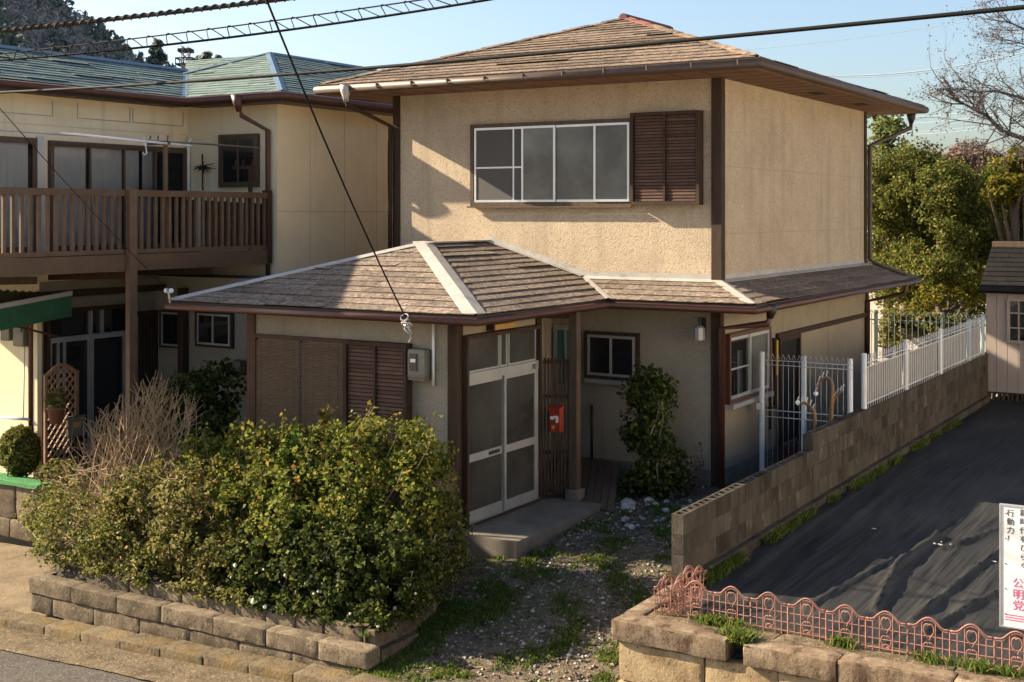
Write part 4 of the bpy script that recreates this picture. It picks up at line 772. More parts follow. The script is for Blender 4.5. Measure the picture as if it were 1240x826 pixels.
# ================================================================== NEIGHBOUR HOUSE
NXF, NYW, NXW, NEX, NEY, NEXW, NZ, NP = -15.83, 15.70, -13.85, -15.43, 15.25, -13.35, 5.88, 0.40
NB = thing('neighbour_house', 'yellow stucco house with green slate roof and brown balcony', 'house', (-16, 14.5, 0.0))
NY0 = 10.45; NXL = -18.5
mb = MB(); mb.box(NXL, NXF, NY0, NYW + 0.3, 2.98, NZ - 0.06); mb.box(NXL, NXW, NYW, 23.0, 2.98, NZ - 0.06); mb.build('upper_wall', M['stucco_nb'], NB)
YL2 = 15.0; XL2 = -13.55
mb = MB(); mb.box(-18.4, NXF - 0.02, 12.72, YL2 + 0.3, -0.2, 2.979); mb.box(-18.4, XL2, YL2, 22.9, -0.2, 2.979); mb.build('lower_wall', M['stucco_nblow_shade'], NB)
mb = MB(); mb.box(-18.42, NXF, 12.70, 12.719, -0.2, 2.978); mb.build('end_wall', M['stucco_nb'], NB)
# roof
def nslab(name, polys, m, th=0.03):
    mb = MB()
    for p in polys: mb.prism([Vector(q) - Vector((0, 0, th + 0.004)) for q in p], (0, 0, th))
    return fixnormals(mb.build(name, m, NB))
RW = 1.70; rz = NZ + NP*RW; rx = NEX - RW; lx = NEX - 2*RW; yf = NY0 - 0.45
HW = 2.5; wz = NZ + NP*HW; wcx = NEXW - HW; wlx = NEXW - 2*HW; wya = NEY + HW
nr = nslab('roof', [[(NEX, yf, NZ), (NEX, NEY + RW, NZ), (rx, NEY + RW, rz), (rx, yf + RW, rz)], [(lx, yf, NZ), (NEX, yf, NZ), (rx, yf + RW, rz)], [(lx, yf, NZ), (rx, yf + RW, rz), (rx, NEY + RW + 1, rz), (lx, NEY + RW + 1, NZ)],
    [(wlx, NEY, NZ), (NEXW, NEY, NZ), (wcx, wya, wz)], [(NEXW, NEY, NZ), (NEXW, 23.4, NZ), (wcx, 23.4 - HW, wz), (wcx, wya, wz)], [(wlx, NEY, NZ), (wcx, wya, wz), (wcx, 23.4 - HW, wz), (wlx, 23.4, NZ)], [(wlx, 23.4, NZ), (wcx, 23.4 - HW, wz), (NEXW, 23.4, NZ)]], M['deckdark'])
cn = math.sqrt(1 + NP*NP); hn = lambda t: t / cn
NSH[0] = 0
shingle_slope(nr, (NEX, yf, NZ), (0, 1, 0), (-1, 0, NP), (NP, 0, 1), lambda t: hn(t), lambda t: NEY - yf + hn(t), RW*cn, M['slate_green'], 21, expo=0.15, wid=0.75, lift=0.02)
shingle_slope(nr, (NEX, NEY, NZ), (1, 0, 0), (0, 1, NP), (0, -NP, 1), lambda t: -hn(t) - (0 if t < 2.2 else 0), lambda t: (NEXW - NEX) - hn(t), HW*cn*0.985, M['slate_green'], 22, expo=0.15, wid=0.45, lift=0.018)
shingle_slope(nr, (NEXW, NEY, NZ), (0, 1, 0), (-1, 0, NP), (NP, 0, 1), lambda t: hn(t), lambda t: 23.4 - NEY - hn(t), HW*cn, M['slate_green'], 23, expo=0.15, wid=0.75, join=True, lift=0.02)
shingle_slope(nr, (lx, yf, NZ), (1, 0, 0), (0, 1, NP), (0, -NP, 1), lambda t: hn(t), lambda t: 2*RW - hn(t), RW*cn, M['slate_green'], 24, expo=0.15, wid=0.75, join=True)
print('neighbour slates', NSH[0])
vee('ridge_flashing', (rx, yf + RW, rz), (rx, NEY + RW, rz), 0.10, M['flash_blue'], nr, (1, 0, -NP), (-1, 0, -NP), 0.04, 0.015)
vee('hip_flashing', (NEXW, NEY, NZ), (wcx, wya, wz), 0.10, M['flash_blue'], nr, (-1, 0, 0), (0, 1, 0), 0.03)
vee('hip_flashing', (wcx - 0.02, wya - 0.02, wz), (rx - 0.05, wya - (wcx - rx) - 0.05, wz - NP*(wcx - rx)), 0.09, M['flash_blue'], nr, (1, 0, 0), (0, 1, 0), 0.03)
vee('ridge_flashing', (wcx, wya, wz), (wcx, 23.4 - HW, wz), 0.1, M['flash_blue'], nr, (1, 0, -NP), (-1, 0, -NP), 0.04)
vee('valley_flashing', (NEX, NEY, NZ), (rx, NEY + RW, rz), 0.06, M['flash_blue'], nr, (1, 0, 0), (0, -1, 0), 0.022)
mb = MB(); mb.box(NXF - 0.1, NEX - 0.03, yf + 0.03, NEY + 0.1, NZ - 0.14, NZ - 0.11); mb.box(NEX - 0.03, NEXW - 0.03, NEY + 0.03, NYW + 0.05, NZ - 0.14, NZ - 0.11); mb.box(NXW - 0.05, NEXW - 0.03, NYW + 0.05, 23.3, NZ - 0.14, NZ - 0.11); mb.build('soffit', M['soffit'], NB)
mb = MB(); mb.box(NEX - 0.03, NEX - 0.005, yf, NEY + 0.03, NZ - 0.15, NZ - 0.015); mb.box(NEX - 0.004, NEXW - 0.005, NEY + 0.005, NEY + 0.03, NZ - 0.15, NZ - 0.015); mb.box(NEXW - 0.03, NEXW - 0.005, NEY + 0.031, 23.4, NZ - 0.15, NZ - 0.015); mb.build('fascia', M['deckdark'], NB)
pipe('gutter', [(NEX + 0.05, yf, NZ - 0.06), (NEX + 0.05, NEY - 0.05, NZ - 0.06), (NEXW + 0.05, NEY - 0.05, NZ - 0.06), (NEXW + 0.05, 23.4, NZ - 0.06)], 0.042, M['gutter'], parent=NB)
dp = pY(291, 120, NEY); xdp = dp[0]
pipe('gutter_hopper', [(xdp, NEY - 0.06, NZ - 0.02), (xdp, NEY - 0.06, NZ - 0.16), (xdp + 0.02, NEY - 0.05, NZ - 0.28)], [0.11, 0.075, 0.04], M['gutter'], parent=NB)
pipe('downpipe', [(xdp + 0.02, NEY - 0.05, NZ - 0.26), (xdp + 0.04, NEY - 0.02, NZ - 0.34), (-14.0, NYW - 0.06, NZ - 0.56), (-14.0, NYW - 0.06, 3.0)], 0.036, M['gutter'], parent=NB)
# wall trim lines under the eave
PN = Pl('+X', NXF); PW = Pl('-Y', NYW)
mb = MB()
for (u0, u1) in ((10.8, 11.9), (12.0, 12.95), (13.4, 14.45), (14.5, 15.6)):
    PN.box(mb, u0, u1, 5.44, 5.455, 0, 0.012); PN.box(mb, u0, u0 + 0.012, 5.456, 5.68, 0, 0.012); PN.box(mb, u1 - 0.012, u1, 5.456, 5.68, 0, 0.012)
PN.box(mb, NY0, 15.69, 5.30, 5.306, 0, 0.004)
mb.build('wall_trim', M['alu_grey'], NB)
mb = MB()
mb.box(NXW, NXW + 0.003, 15.72, 22.5, 4.02, 4.028)
for y in (16.5, 17.4, 18.3): mb.box(NXW, NXW + 0.0025, y, y + 0.006, 3.0, 5.72)
mb.build('stucco_joints', mat('joint_nb', (0.34, 0.28, 0.18), None), NB)
# balcony doors with curtains
def nwindow(u0, u1, w0, w1, sashes, pl, gm='glass_clear', fm='bronze', curtain=True, parent=NB, ft=0.045, st=0.04):
    w = window(parent, pl, u0, u1, w0, w1, sashes, M[fm], M[fm], [M[gm]], ft, st, 0.075)
    mb = MB(); pl.box(mb, u0+0.01, u1-0.01, w0+0.01, w1-0.01, 0.0, 0.003); mb.build('dark_room', M['dark'], w)
    if curtain:
        for (a, b, m_) in curtain:
            mb = MB(); n = max(6, int((b-a)/0.02)); pts = []
            for i in range(n+1):
                u = a + (b-a)*i/n; d = 0.013 + 0.006*math.sin(u*52) + 0.002*math.sin(u*23); pts.append((u, d))
            for (u, d) in pts: mb.v += [tuple(pl.pt(u, w0+0.03, d)), tuple(pl.pt(u, w1-0.04, d))]
            mb.f = [(2*i, 2*i+2, 2*i+3, 2*i+1) for i in range(n)]; mb.build('curtain', M[m_], w, smooth=True)
    return w
nwindow(11.2, 12.62, 3.42, 5.10, [(11.24, 11.95), (11.91, 12.58)], PN, curtain=[(11.25, 12.5, 'curtain')])
nwindow(12.86, 15.62, 3.42, 5.08, [(12.9, 13.62), (13.58, 14.3), (14.26, 14.95), (14.92, 15.58)], PN, curtain=[(12.92, 13.55, 'curtain'), (13.66, 14.62, 'curtain'), (14.70, 14.95, 'curtain'), (15.05, 15.42, 'curtain')])
mb = MB(); PN.box(mb, 12.64, 12.76, 3.3, 5.14, 0, 0.05); mb.build('white_jamb', M['alu'], NB)
nwindow(-15.06, -14.22, 4.42, 5.28, [(-15.02, -14.63), (-14.66, -14.26)], PW, gm='glass', curtain=None)
pipe('drain_pipe', [(-15.76, NYW - 0.05, 3.4), (-15.76, NYW - 0.05, 5.15), (-15.70, NYW - 0.05, 5.25)], 0.03, M['white'], parent=NB)
# balcony
BX = -13.97
ba = thing('balcony', 'brown slatted balcony on the yellow neighbour house', 'balcony', (-14.9, 13, 3.2))
mb = MB(); mb.box(NXF + 0.001, BX - 0.05, 9.9, NYW - 0.002, 3.22, 3.36); mb.build('floor_slab', M['wood'], ba)
mb = MB(); mb.box(BX - 0.05, BX + 0.05, 9.9, 15.62, 3.19, 3.42); mb.build('edge_beam', M['rail'], ba)
mb = MB(); mb.box(BX - 0.055, BX + 0.055, 9.9, 15.62, 4.235, 4.325); mb.build('handrail', M['rail'], ba)
mb = MB(); mb.box(BX - 0.03, BX + 0.03, 9.9, 15.62, 3.43, 3.49); mb.build('bottom_rail', M['rail'], ba)
me = MB().box(-0.018, 0.018, -0.025, 0.025, 0, 0.744).mesh('baluster', M['rail'])
y = 10.0; k = 0
while y < 15.6:
    if abs(y - 12.69) > 0.09: inst('baluster', me, ba, (BX, y, 3.491)); k += 1
    y += 0.1345
mb = MB(); mb.box(BX + 0.056, BX + 0.14, 12.62, 12.76, 0.0, 4.34); mb.build('post', M['rail'], ba)
mb = MB(); mb.box(BX - 0.06, BX + 0.06, 15.54, 15.64, 3.2, 4.36); mb.build('end_post', M['wood'], ba)
mb = MB()
for (u, g_) in ((13.9, 0), (14.23, 1), (14.55, 2), (14.86, 3), (15.15, 4), (15.4, 5)): mb.box(BX - 0.10, BX - 0.085, u, u + 0.26, 3.46, 4.2 - 0.01*g_)
mb.build('screen_boards', M['wood_grey'], ba)
for y in (13.55, 15.35):
    mb = MB(); mb.box(BX - 0.16, BX - 0.11, y - 0.025, y + 0.025, 3.37, 5.0 if y < 14 else 4.7); mb.box(BX - 0.5, BX - 0.05, y - 0.02, y + 0.02, 5.0 if y < 14 else 4.7, (5.0 if y < 14 else 4.7) + 0.05)
    for d in (-0.46, -0.3, -0.1): mb.tube([(BX + d, y, (5.0 if y < 14 else 4.7)+0.05), (BX + d + 0.02, y, (5.0 if y < 14 else 4.7)+0.14)], 0.012, 6)
    mb.build('pole_bracket', M['rail'] if y < 14 else M['wood'], ba)
a = pX(0, 159, -14.35); b = pX(330, 180, -14.2)
mb = MB(); mb.tube([(a[0], a[1] - 1.0, a[2] + .02), tuple(b)], 0.014, 8); tag(mb.build('laundry_pole', M['steel'], smooth=True), 'long steel laundry pole above the brown balcony rail', 'pole', 'laundry poles over the balcony')
a = pX(74, 161, -14.05); b = pX(232, 177, -14.05)
mb = MB(); mb.tube([tuple(a), tuple(b)], 0.016, 8); tag(mb.build('laundry_pole', M['white'], smooth=True), 'short white laundry pole resting in the balcony bracket hooks', 'pole', 'laundry poles over the balcony')
h = pX(174, 168, -14.05); mb = MB(); mb.tube([h, h + np.array([0, .03, -.08]), h + np.array([0, .06, -.2]), h + np.array([0, .02, -.235]), h + np.array([0, -.02, -.2])], 0.008, 6); tag(mb.build('hook', M['white'], smooth=True), 'white plastic hook hanging from the laundry pole', 'hook')
# dark dried bundle on the wall
h = pY(245, 205, NYW - 0.12); t = thing('hanging_broom', 'dark bushy broom hanging on the neighbour wall by the balcony', 'broom', tuple(h)); mb = MB(); rng = np.random.default_rng(3)
for k in range(60): mb.tube([h + np.array([rng.normal(0, .015), 0, .05]), h + np.array([rng.normal(0, .09), rng.normal(0, .03), rng.normal(0.02, .05)])], 0.006, 4, cap=False)
mb.build('bristles', M['black'], t); mb = MB(); mb.tube([h + np.array([0, 0, .25]), h + np.array([0.01, 0, -.35])], 0.014, 6); mb.build('handle', M['wood'], t)
# ground floor: entrance, windows
PE = Pl('+X', NXF - 0.02)
mb = MB(); frame(mb, PE, 12.80, 14.52, 0.2, 2.56, 0.06, 0, 0.09); nd = mb.build('entrance_door', M['wood'], NB)
mb = MB(); PE.box(mb, 12.86, 14.46, 2.06, 2.14, 0, 0.08); PE.box(mb, 13.62, 13.66, 2.14, 2.5, 0, 0.07); PE.box(mb, 13.84, 13.88, 2.14, 2.5, 0, 0.07); PE.box(mb, 13.60, 13.68, 0.26, 2.06, 0, 0.075); PE.box(mb, 14.40, 14.46, 0.26, 2.06, 0, 0.07); PE.box(mb, 12.86, 12.9, 0.26, 2.06, 0, 0.07); PE.box(mb, 14.30, 14.33, 0.26, 2.06, 0, 0.06)
for u in (13.02, 13.14): PE.box(mb, u, u + 0.025, 0.26, 2.06, 0, 0.06)
mb.build('door_frame', M['alu_grey'], nd)
for (a, b, z0, z1) in ((12.9, 13.6, 0.26, 2.06), (13.68, 14.40, 0.26, 2.06), (12.86, 13.62, 2.14, 2.5), (13.66, 13.84, 2.14, 2.5), (13.88, 14.46, 2.14, 2.5)):
    mb = MB(); PE.box(mb, a, b, z0, z1, 0.01, 0.018); mb.build('pane', M['glass'], nd)
mb = MB()
for k in range(8): PE.box(mb, 14.62 + k*0.07, 14.66 + k*0.07, 0.2, 2.36, 0.04, 0.07)
PE.box(mb, 14.58, 15.0, 2.36, 2.42, 0.0, 0.08); mb.build('slatted_screen', M['wood'], NB)
mb = MB(); mb.box(-15.2, -15.08, 14.86, 14.98, 0.0, 2.8); mb.build('post', M['wood'], NB)
PWl = Pl('-Y', YL2)
c0 = pY(239, 376, YL2); c1 = pY(284, 422, YL2); um = (c0[0] + c1[0]) / 2
w = window(NB, PWl, c0[0], c1[0], c1[2], c0[2], [(c0[0]+.04, um+.02), (um-.02, c1[0]-.04)], M['wood'], M['alu_grey'], [M['glass']], 0.035, 0.03, 0.06)
c0 = pY(196, 375, YL2); c1 = pY(222, 422, YL2)
window(NB, PWl, c0[0], c1[0], c1[2], c0[2], [(c0[0]+.035, c1[0]-.035)], M['wood'], M['alu_grey'], [M['glass']], 0.03, 0.03, 0.06)
# beams under balcony
mb = MB()
for y in (11.2, 12.9, 14.4): mb.bar((NXF, y, 3.05), (BX - 0.06, y, 3.12), 0.07, 0.1)
mb.bar((-15.6, 11.0, 2.80), (-15.6, 14.97, 2.80), 0.06, 0.1); mb.build('balcony_beams', M['wood'], NB)
h = pY(289, 445, YL2 - 0.1); t = thing('hose_reel', 'small pale hose reel on the shaded lower wall of the neighbour house', 'hose reel', tuple(h)); mb = MB(); mb.tube([h + np.array([0.12*math.cos(a), 0, 0.10*math.sin(a)]) for a in np.linspace(0, 6.3, 18)], 0.03, 6); mb.build('coil', M['wood_grey'], t); mb = MB(); mb.box(h[0]-.09, h[0]+.09, YL2-.16, YL2-.001, h[2]-.05, h[2]+.1); mb.build('bracket', M['conc'], t)
# green awning, downpipe, meters on the sunny end wall
aw = thing('awning', 'green corrugated awning sheet over the neighbour side wall', 'awning', (-15.9, 12.2, 2.5))
mb = MB(); n = 40; x0, x1 = -17.6, -15.2
for i in range(n + 1):
    x = x0 + (x1 - x0)*i/n; dz = 0.02*math.sin(i*2.2); mb.v += [(x, 11.75, 2.50+dz), (x, 12.71, 2.83+dz), (x, 11.75, 2.507+dz), (x, 12.71, 2.837+dz)]
for i in range(n): a = i*4; mb.f += [(a, a+1, a+5, a+4), (a+2, a+6, a+7, a+3)]
mb.build('sheet', M['green_awn'], aw)
mb = MB(); mb.box(x0, x1, 11.70, 11.735, 2.40, 2.56); mb.hexa([(x1+.01, 11.3, 2.36), (x1+.03, 11.3, 2.36), (x1+.03, 12.75, 2.50), (x1+.01, 12.75, 2.50), (x1+.01, 11.3, 2.66), (x1+.03, 11.3, 2.66), (x1+.03, 12.75, 2.80), (x1+.01, 12.75, 2.80)]); mb.build('fringe', M['green_awn'], aw); mb = MB(); mb.box(x0, x1, 11.66, 11.698, 2.565, 2.60); mb.hexa([(x1-.01, 11.3, 2.665), (x1+.045, 11.3, 2.665), (x1+.045, 12.75, 2.805), (x1-.01, 12.75, 2.805), (x1-.01, 11.3, 2.73), (x1+.045, 11.3, 2.73), (x1+.045, 12.75, 2.87), (x1-.01, 12.75, 2.87)]); mb.build('trim', M['alu'], aw)
mb = MB(); mb.bar((x1 - 0.2, 12.68, 2.2), (x1 - 0.2, 11.8, 2.45), 0.03); mb.build('stay', M['wood_red'], aw)
pipe('downpipe', [(-15.92, 12.64, 0.2), (-15.92, 12.64, 2.35), (-15.6, 12.6, 2.5)], 0.04, M['gutter'], parent=NB)
t = thing('wall_meters', 'two grey utility meters side by side on the sunny end wall', 'meter', (-16.3, 12.7, 2.0))
for (px_, py_, w_, h_) in ((11, 400, .2, .3), (27, 402, .24, .42)):
    h = pY(px_, py_, 12.62); fixnormals(roughblock(h[0]-w_/2, h[0]+w_/2, 12.54, 12.698, h[2]-h_/2, h[2]+h_/2, 3, 0.002, 0.03, 0.06).build('meter_box', M['grey_box'], t, smooth=True))
h = pY(22, 396, 12.52); mb = MB(); mb.box(h[0]-.05, h[0]+.05, 12.525, 12.539, h[2]-.08, h[2]+.1); mb.build('dial_window', M['glass'], t)
a = pY(-4, 505, 12.6); b = pY(36, 508, 12.6); mb = MB(); mb.tube([tuple(a), tuple(b)], 0.02, 8); c = pY(30, 418, 12.66); mb.tube([(c[0], 12.66, c[2]), (c[0]+.02, 12.62, b[2])], 0.008, 6); tag(mb.build('water_pipe', M['fence_blue'], smooth=True), 'thin blue grey pipe along the foot of the sunny end wall', 'pipe')
mb = MB(); PE.box(mb, 12.62, 12.70, 0, 2.55, 0, 0.09); mb.build('door_jamb', M['stucco_nb'], NB)

# raised bed in front of the neighbour wall
bd = thing('neighbour_bed_wall', 'sunlit rough block wall of the neighbour raised bed', 'wall', (-15.6, 12.15, -0.6))
for c, (z0, z1, w_, s) in enumerate(((-0.62, -0.36, 0.5, 3), (-0.355, 0.12, 0.62, 5))):
    x = -18.6; i = 0
    while x < -14.4: fixnormals(roughblock(x+.005, x+w_-.005, 12.02 + 0.02*c, 12.2, z0, z1, s+i, 0.012, 0.02, 0.1).build('stone_block', M['stone'], bd, smooth=True)); x += w_; i += 1
struct(grid_mesh('neighbour_bed_soil', np.arange(-18.6, -13.8, 0.4), np.arange(12.2, 15.1, 0.3), lambda x, y: 0.06, M['soil']))
mb = MB(); n = 30
fixnormals(roughblock(-18.5, -15.0, 12.0, 12.36, 0.125, 0.19, 4, 0.012, 0.02, 0.15).build('green_mat', M['green_mat'], None, smooth=True)); gm = bpy.data.objects['green_mat']; tag(gm, 'bright green plastic mat laid along the top of the neighbour bed wall', 'mat')
struct(grid_mesh('driveway', np.arange(-26, -12.2, 0.6), [9.72, 10.4, 11.2, 12.1], lambda x, y: roadz(x) + 0.02 + 0.05*(y - 9.72) * 0.6, M['drive']))
# lattice trellis with pot
TX = -15.25
tr = thing('trellis', 'brown wooden lattice trellis with arched top by the neighbour door', 'trellis', (TX, 12.6, 0.15))
y0, y1, z0, z1 = 12.33, 12.93, 0.14, 1.66
mb = MB(); mb.box(TX-.02, TX+.02, y0, y0+.045, z0, z1); mb.box(TX-.02, TX+.02, y1-.045, y1, z0, z1); mb.box(TX-.02, TX+.02, y0+.045, y1-.045, z0, z0+.05)
n = 12
for i in range(n):
    f0, f1 = i/n, (i+1)/n; ya, yb = y0+(y1-y0)*f0, y0+(y1-y0)*f1; za, zb = z1+0.14*math.sin(math.pi*f0)**1.5, z1+0.14*math.sin(math.pi*f1)**1.5; mb.bar((TX, ya, za), (TX, yb, zb), 0.045, 0.05, (1, 0, 0))
mb.build('frame', M['lattice'], tr)
for sg in (1, -1):
    k = -1.4
    while k < 2.2:
        pts = []
        for q in np.linspace(0, 1, 40):
            y = y0 + 0.04 + (y1-y0-0.08)*q; z = z0 + k + sg*(y - y0)*1.25 + (0.75 if sg < 0 else 0)
            if z0+.05 < z < z1 + 0.1*math.sin(math.pi*q): pts.append((TX + 0.008*sg, y, z))
        if len(pts) > 2: mb = MB(); mb.bar(pts[0], pts[-1], 0.012, 0.024, (1, 0, 0)); mb.build('lath', M['lattice'], tr)
        k += 0.13
def pot(px_, py_, X, r, hgt, label, lm, seed):
    h = pX(px_, py_, X); t = thing('flower_pot', label, 'potted plant', tuple(h)); mb = MB(); b_ = h - np.array([0, 0, 0]); mb.tube([b_, b_ + np.array([0, 0, hgt*.85]), b_ + np.array([0, 0, hgt*.86]), b_ + np.array([0, 0, hgt])], [r*.68, r*.95, r*1.08, r*1.08], 14); mb.build('pot', M['terra'], t, smooth=True)
    rng = np.random.default_rng(seed); P, N = clump_points([(h[0], h[1], h[2]+hgt+.1, r*1.1, r*1.1, .16)], 260, rng); leaves('foliage', P, N, 0.05, lm, t, rng); return t
pot(68, 513, TX + 0.12, 0.13, 0.24, 'terracotta pot with a small green plant hanging on the trellis', L['olive'], 4)
h = pX(92, 515, TX + 0.1); t = thing('plaque', 'small framed wooden plaque leaning beside the lattice trellis', 'plaque', tuple(h)); mb = MB(); mb.box(h[0]-.03, h[0]-.001, h[1]-.14, h[1]+.16, h[2]-.16, h[2]+.13); mb.build('board', M['conc'], t); mb = MB(); frame(mb, Pl('+X', h[0]), h[1]-.15, h[1]+.17, h[2]-.17, h[2]+.14, .02, -0.03, .012); mb.build('frame', M['wood_grey'], t); mb = MB(); mb.box(h[0]+.0, h[0]+.006, h[1]-.05, h[1]+.09, h[2]-.03, h[2]+.05); mb.build('emblem', M['amber'], t); mb = MB(); mb.box(h[0]-.03, h[0]-.01, h[1]-.01, h[1]+.03, 0.08, h[2]-.16); mb.build('stake', M['wood'], t)
# ================================================================== FENCES, SIGN, SHED, SMALL THINGS
def picket_mesh(h, m, spread=0.028, r=0.006):
    mb = MB(); mb.tube([(0, 0, 0), (0, 0, h - 0.07)], r, 5); mb.tube([(0, -spread, h - 0.07), (0, 0, h), (0, spread, h - 0.07)], r, 5); return mb.mesh('picket', m)
def picket_mesh_x(h, m, spread=0.028, r=0.006):
    mb = MB(); mb.tube([(0, 0, 0), (0, 0, h - 0.07)], r, 5); mb.tube([(-spread, 0, h - 0.07), (0, 0, h), (spread, 0, h - 0.07)], r, 5); return mb.mesh('picket', m)
WT = WTOP - 0.002
fe = thing('picket_fence', 'white metal picket fence with grey backing on top of the block wall', 'fence', (XW, 20, WT))
pys = [17.3, 19.5, 21.7, 23.9, 25.1]; pm = picket_mesh(0.72, M['white'], 0.022, 0.0045)
for i, y in enumerate(pys):
    mb = MB(); mb.tube([(XW, y, WT), (XW, y, WT+0.72)], 0.038, 10); mb.tube([(XW, y, WT+0.72), (XW, y, WT+0.745)], [0.044, 0.03], 10); mb.build('post', M['white'] if i < 3 else M['fence_blue'], fe, smooth=False)
for i in range(4):
    a, b = pys[i], pys[i+1]
    for z in (0.06, 0.55, 0.61): mb = MB(); mb.tube([(XW+.015, a, WT+z), (XW+.015, b, WT+z)], 0.008, 6); mb.build('rail', M['white'] if i < 3 else M['fence_blue'], fe)
    mb = MB(); n = int((b-a)/0.04)
    for k in range(n+1): y = a+0.05+(b-a-0.1)*k/n; d = 0.012*math.sin(k*1.57); mb.v += [(XW-.04+d, y, WT+0.02), (XW-.04+d, y, WT+0.53), (XW-.043+d, y, WT+0.02), (XW-.043+d, y, WT+0.53)]
    mb.f = [f for k in range(n) for f in ((4*k, 4*k+4, 4*k+5, 4*k+1), (4*k+2, 4*k+3, 4*k+7, 4*k+6))]; mb.build('backing_sheet', M['fence_sheet'], fe)
    for y in np.arange(a + 0.1, b - 0.05, 0.115): inst('picket', pm, fe, (XW+.03, y, WT))
CY = 16.9
cf = thing('cross_fence', 'tall grey mesh fence with pointed tops closing the side passage', 'fence', (-5.6, CY, 0.38))
pm = picket_mesh_x(1.70, M['alu_grey'], 0.026, 0.004)
for x in (-5.62, -4.99):
    mb = MB(); mb.tube([(x, CY + 0.03, 0.36), (x, CY + 0.03, 2.07)], 0.036, 10); mb.build('post', M['white'], cf)
for z in (0.12, 0.84, 0.93, 1.55, 1.61): mb = MB(); mb.tube([(-6.18, CY, 0.38+z), (-4.95, CY, 0.38+z)], 0.006, 6); mb.build('rail', M['alu'], cf)
for x in np.arange(-6.12, -4.96, 0.075): inst('picket', pm, cf, (x, CY - 0.01, 0.38))
BFY = 26.9
ff = thing('back_fence', 'grey green picket fence at the back below the trees', 'fence', (-5.5, BFY, 0.3))
pm = picket_mesh_x(1.68, M['fence_far'], 0.04, 0.008)
for x in np.arange(-7.6, -4.2, 0.12): inst('picket', pm, ff, (x, BFY, 0.3))
for z_ in (1.78, .9): mb = MB(); mb.tube([(-7.7, BFY+.02, z_), (-4.1, BFY+.02, z_)], 0.014, 6); mb.build('rail', M['fence_far'], ff)
for x in (-7.4, -6.05, -4.6): mb = MB(); mb.tube([(x, BFY+.05, 0.0), (x, BFY+.05, 1.98)], 0.04, 8); mb.build('post', M['fence_far'], ff)

# bent garden lights behind the block wall
def bent(px_pts, Y, label, bulb=None, pr=None):
    P = [pY(x, y, Y) for x, y in px_pts]; P[0] = np.array([P[0][0], P[0][1], 0.37]); t = thing('bent_garden_light', label, 'garden light', tuple(P[0])); mb = MB(); n = len(P)
    Q = []
    for i in range(n-1):
        for f in np.linspace(0, 1, 5)[:-1]:
            p0, p1, p2, p3 = P[max(i-1, 0)], P[i], P[i+1], P[min(i+2, n-1)]
            Q.append(0.5*((2*p1) + (-p0+p2)*f + (2*p0-5*p1+4*p2-p3)*f*f + (-p0+3*p1-3*p2+p3)*f**3))
    Q.append(P[-1]); mb.tube(Q, [0.026 - 0.012*i/len(Q) for i in range(len(Q))], 8); mb.build('stem', M['ochre'], t, smooth=True)
    for q in Q[-9::2]:
        mb = MB(); mb.tube([q, q + np.array([0.0, -.01, .04]), q + np.array([.02, -.02, .085])], 0.007, 5); mb.build('prong', M['white'], t)
    if bulb: q = P[-1]; mb = MB(); mb.tube([q + np.array([0, 0, .035]), q + np.array([0, 0, .02]), q, q + np.array([0, 0, -.03])], [.012, .03, .036, .012], 10); mb.build('bulb', M['bulb'], t, smooth=True)
bent([(986, 560), (987, 515), (985, 497), (977, 489), (966, 488)], 16.0, 'bent wooden garden light curling over a white bulb, the lowest one', bulb=True)
bent([(1006, 560), (1007, 500), (1008, 466), (1001, 457), (992, 463), (988, 477)], 16.3, 'tallest arched wooden garden light with prongs behind the wall', bulb=True)
bent([(1004, 560), (1005, 510), (1008, 488), (1014, 478), (1021, 473)], 16.4, 'slim garden light bending outward beside the tallest arched one')

# ------------------------------------------------------------------ pink scroll fence
pf0 = thing('pink_fence_panel', 'pink wire garden edging panel with scroll hearts on the cap stones', 'garden edging', (0, 0, 0), 'pink edging panels standing in a row')
AW = 0.323
def arc(ts, f): return [f(t) for t in ts]
for k in range(2):
    o = k*AW; mb = MB(); pts = []
    for t in np.linspace(0, 1, 15):
        z = 0.235 + (0.075*math.sin(math.pi*(t-0.18)/0.64) if 0.18 < t < 0.82 else 0); pts.append((o + t*AW, 0, z))
    mb.tube(pts, 0.0065, 6); pts2 = [(x, 0, z-0.018) for x, _, z in pts]; mb.tube(pts2, 0.004, 5); mb.build('arch', M['pink'], pf0, smooth=True)
for (z_, r0_) in ((0.012, .0055), (0.085, .004), (0.165, .004)): mb = MB(); mb.tube([(0, 0, z_), (2*AW, 0, z_)], r0_, 6); mb.build('rail', M['pink'], pf0)
def zt(t): t = t % 1.0001; return 0.222 + (0.075*math.sin(math.pi*(t-0.18)/0.64) if 0.18 < t < 0.82 else 0)
for k in range(2):
    for t in (0.0, 0.17, 0.34, 0.66, 0.83):
        mb = MB(); x = k*AW + t*AW; mb.tube([(x, 0, -0.02), (x, 0, zt(t))], 0.0065 if t == 0 else 0.0042, 5); mb.build('bar', M['pink'], pf0)
    c = k*AW + 0.5*AW; mb = MB()
    for sg in (-1, 1):
        mb.tube([(c, 0, 0.02)] + [(c + sg*0.042*math.sin(a), 0, 0.085 - 0.06*math.cos(a)*(1 if a < 1.57 else 0.55)) for a in np.linspace(0.5, 3.0, 9)] + [(c + sg*0.012, 0, 0.10)], 0.0042, 5)
        mb.tube([(c + sg*0.005, 0, 0.135)] + [(c + sg*(0.012 + 0.028*math.sin(a)), 0, 0.215 - 0.045*math.cos(a)) for a in np.linspace(0.3, 3.9, 10)], 0.005, 5)
    mb.tube([(c + 0.03*math.cos(a), 0, 0.03 + 0.018*math.sin(a)) for a in np.linspace(0, 6.28, 10)], 0.0045, 5); mb.build('scroll', M['pink'], pf0, smooth=True)
x = -4.53; pan = [pf0]
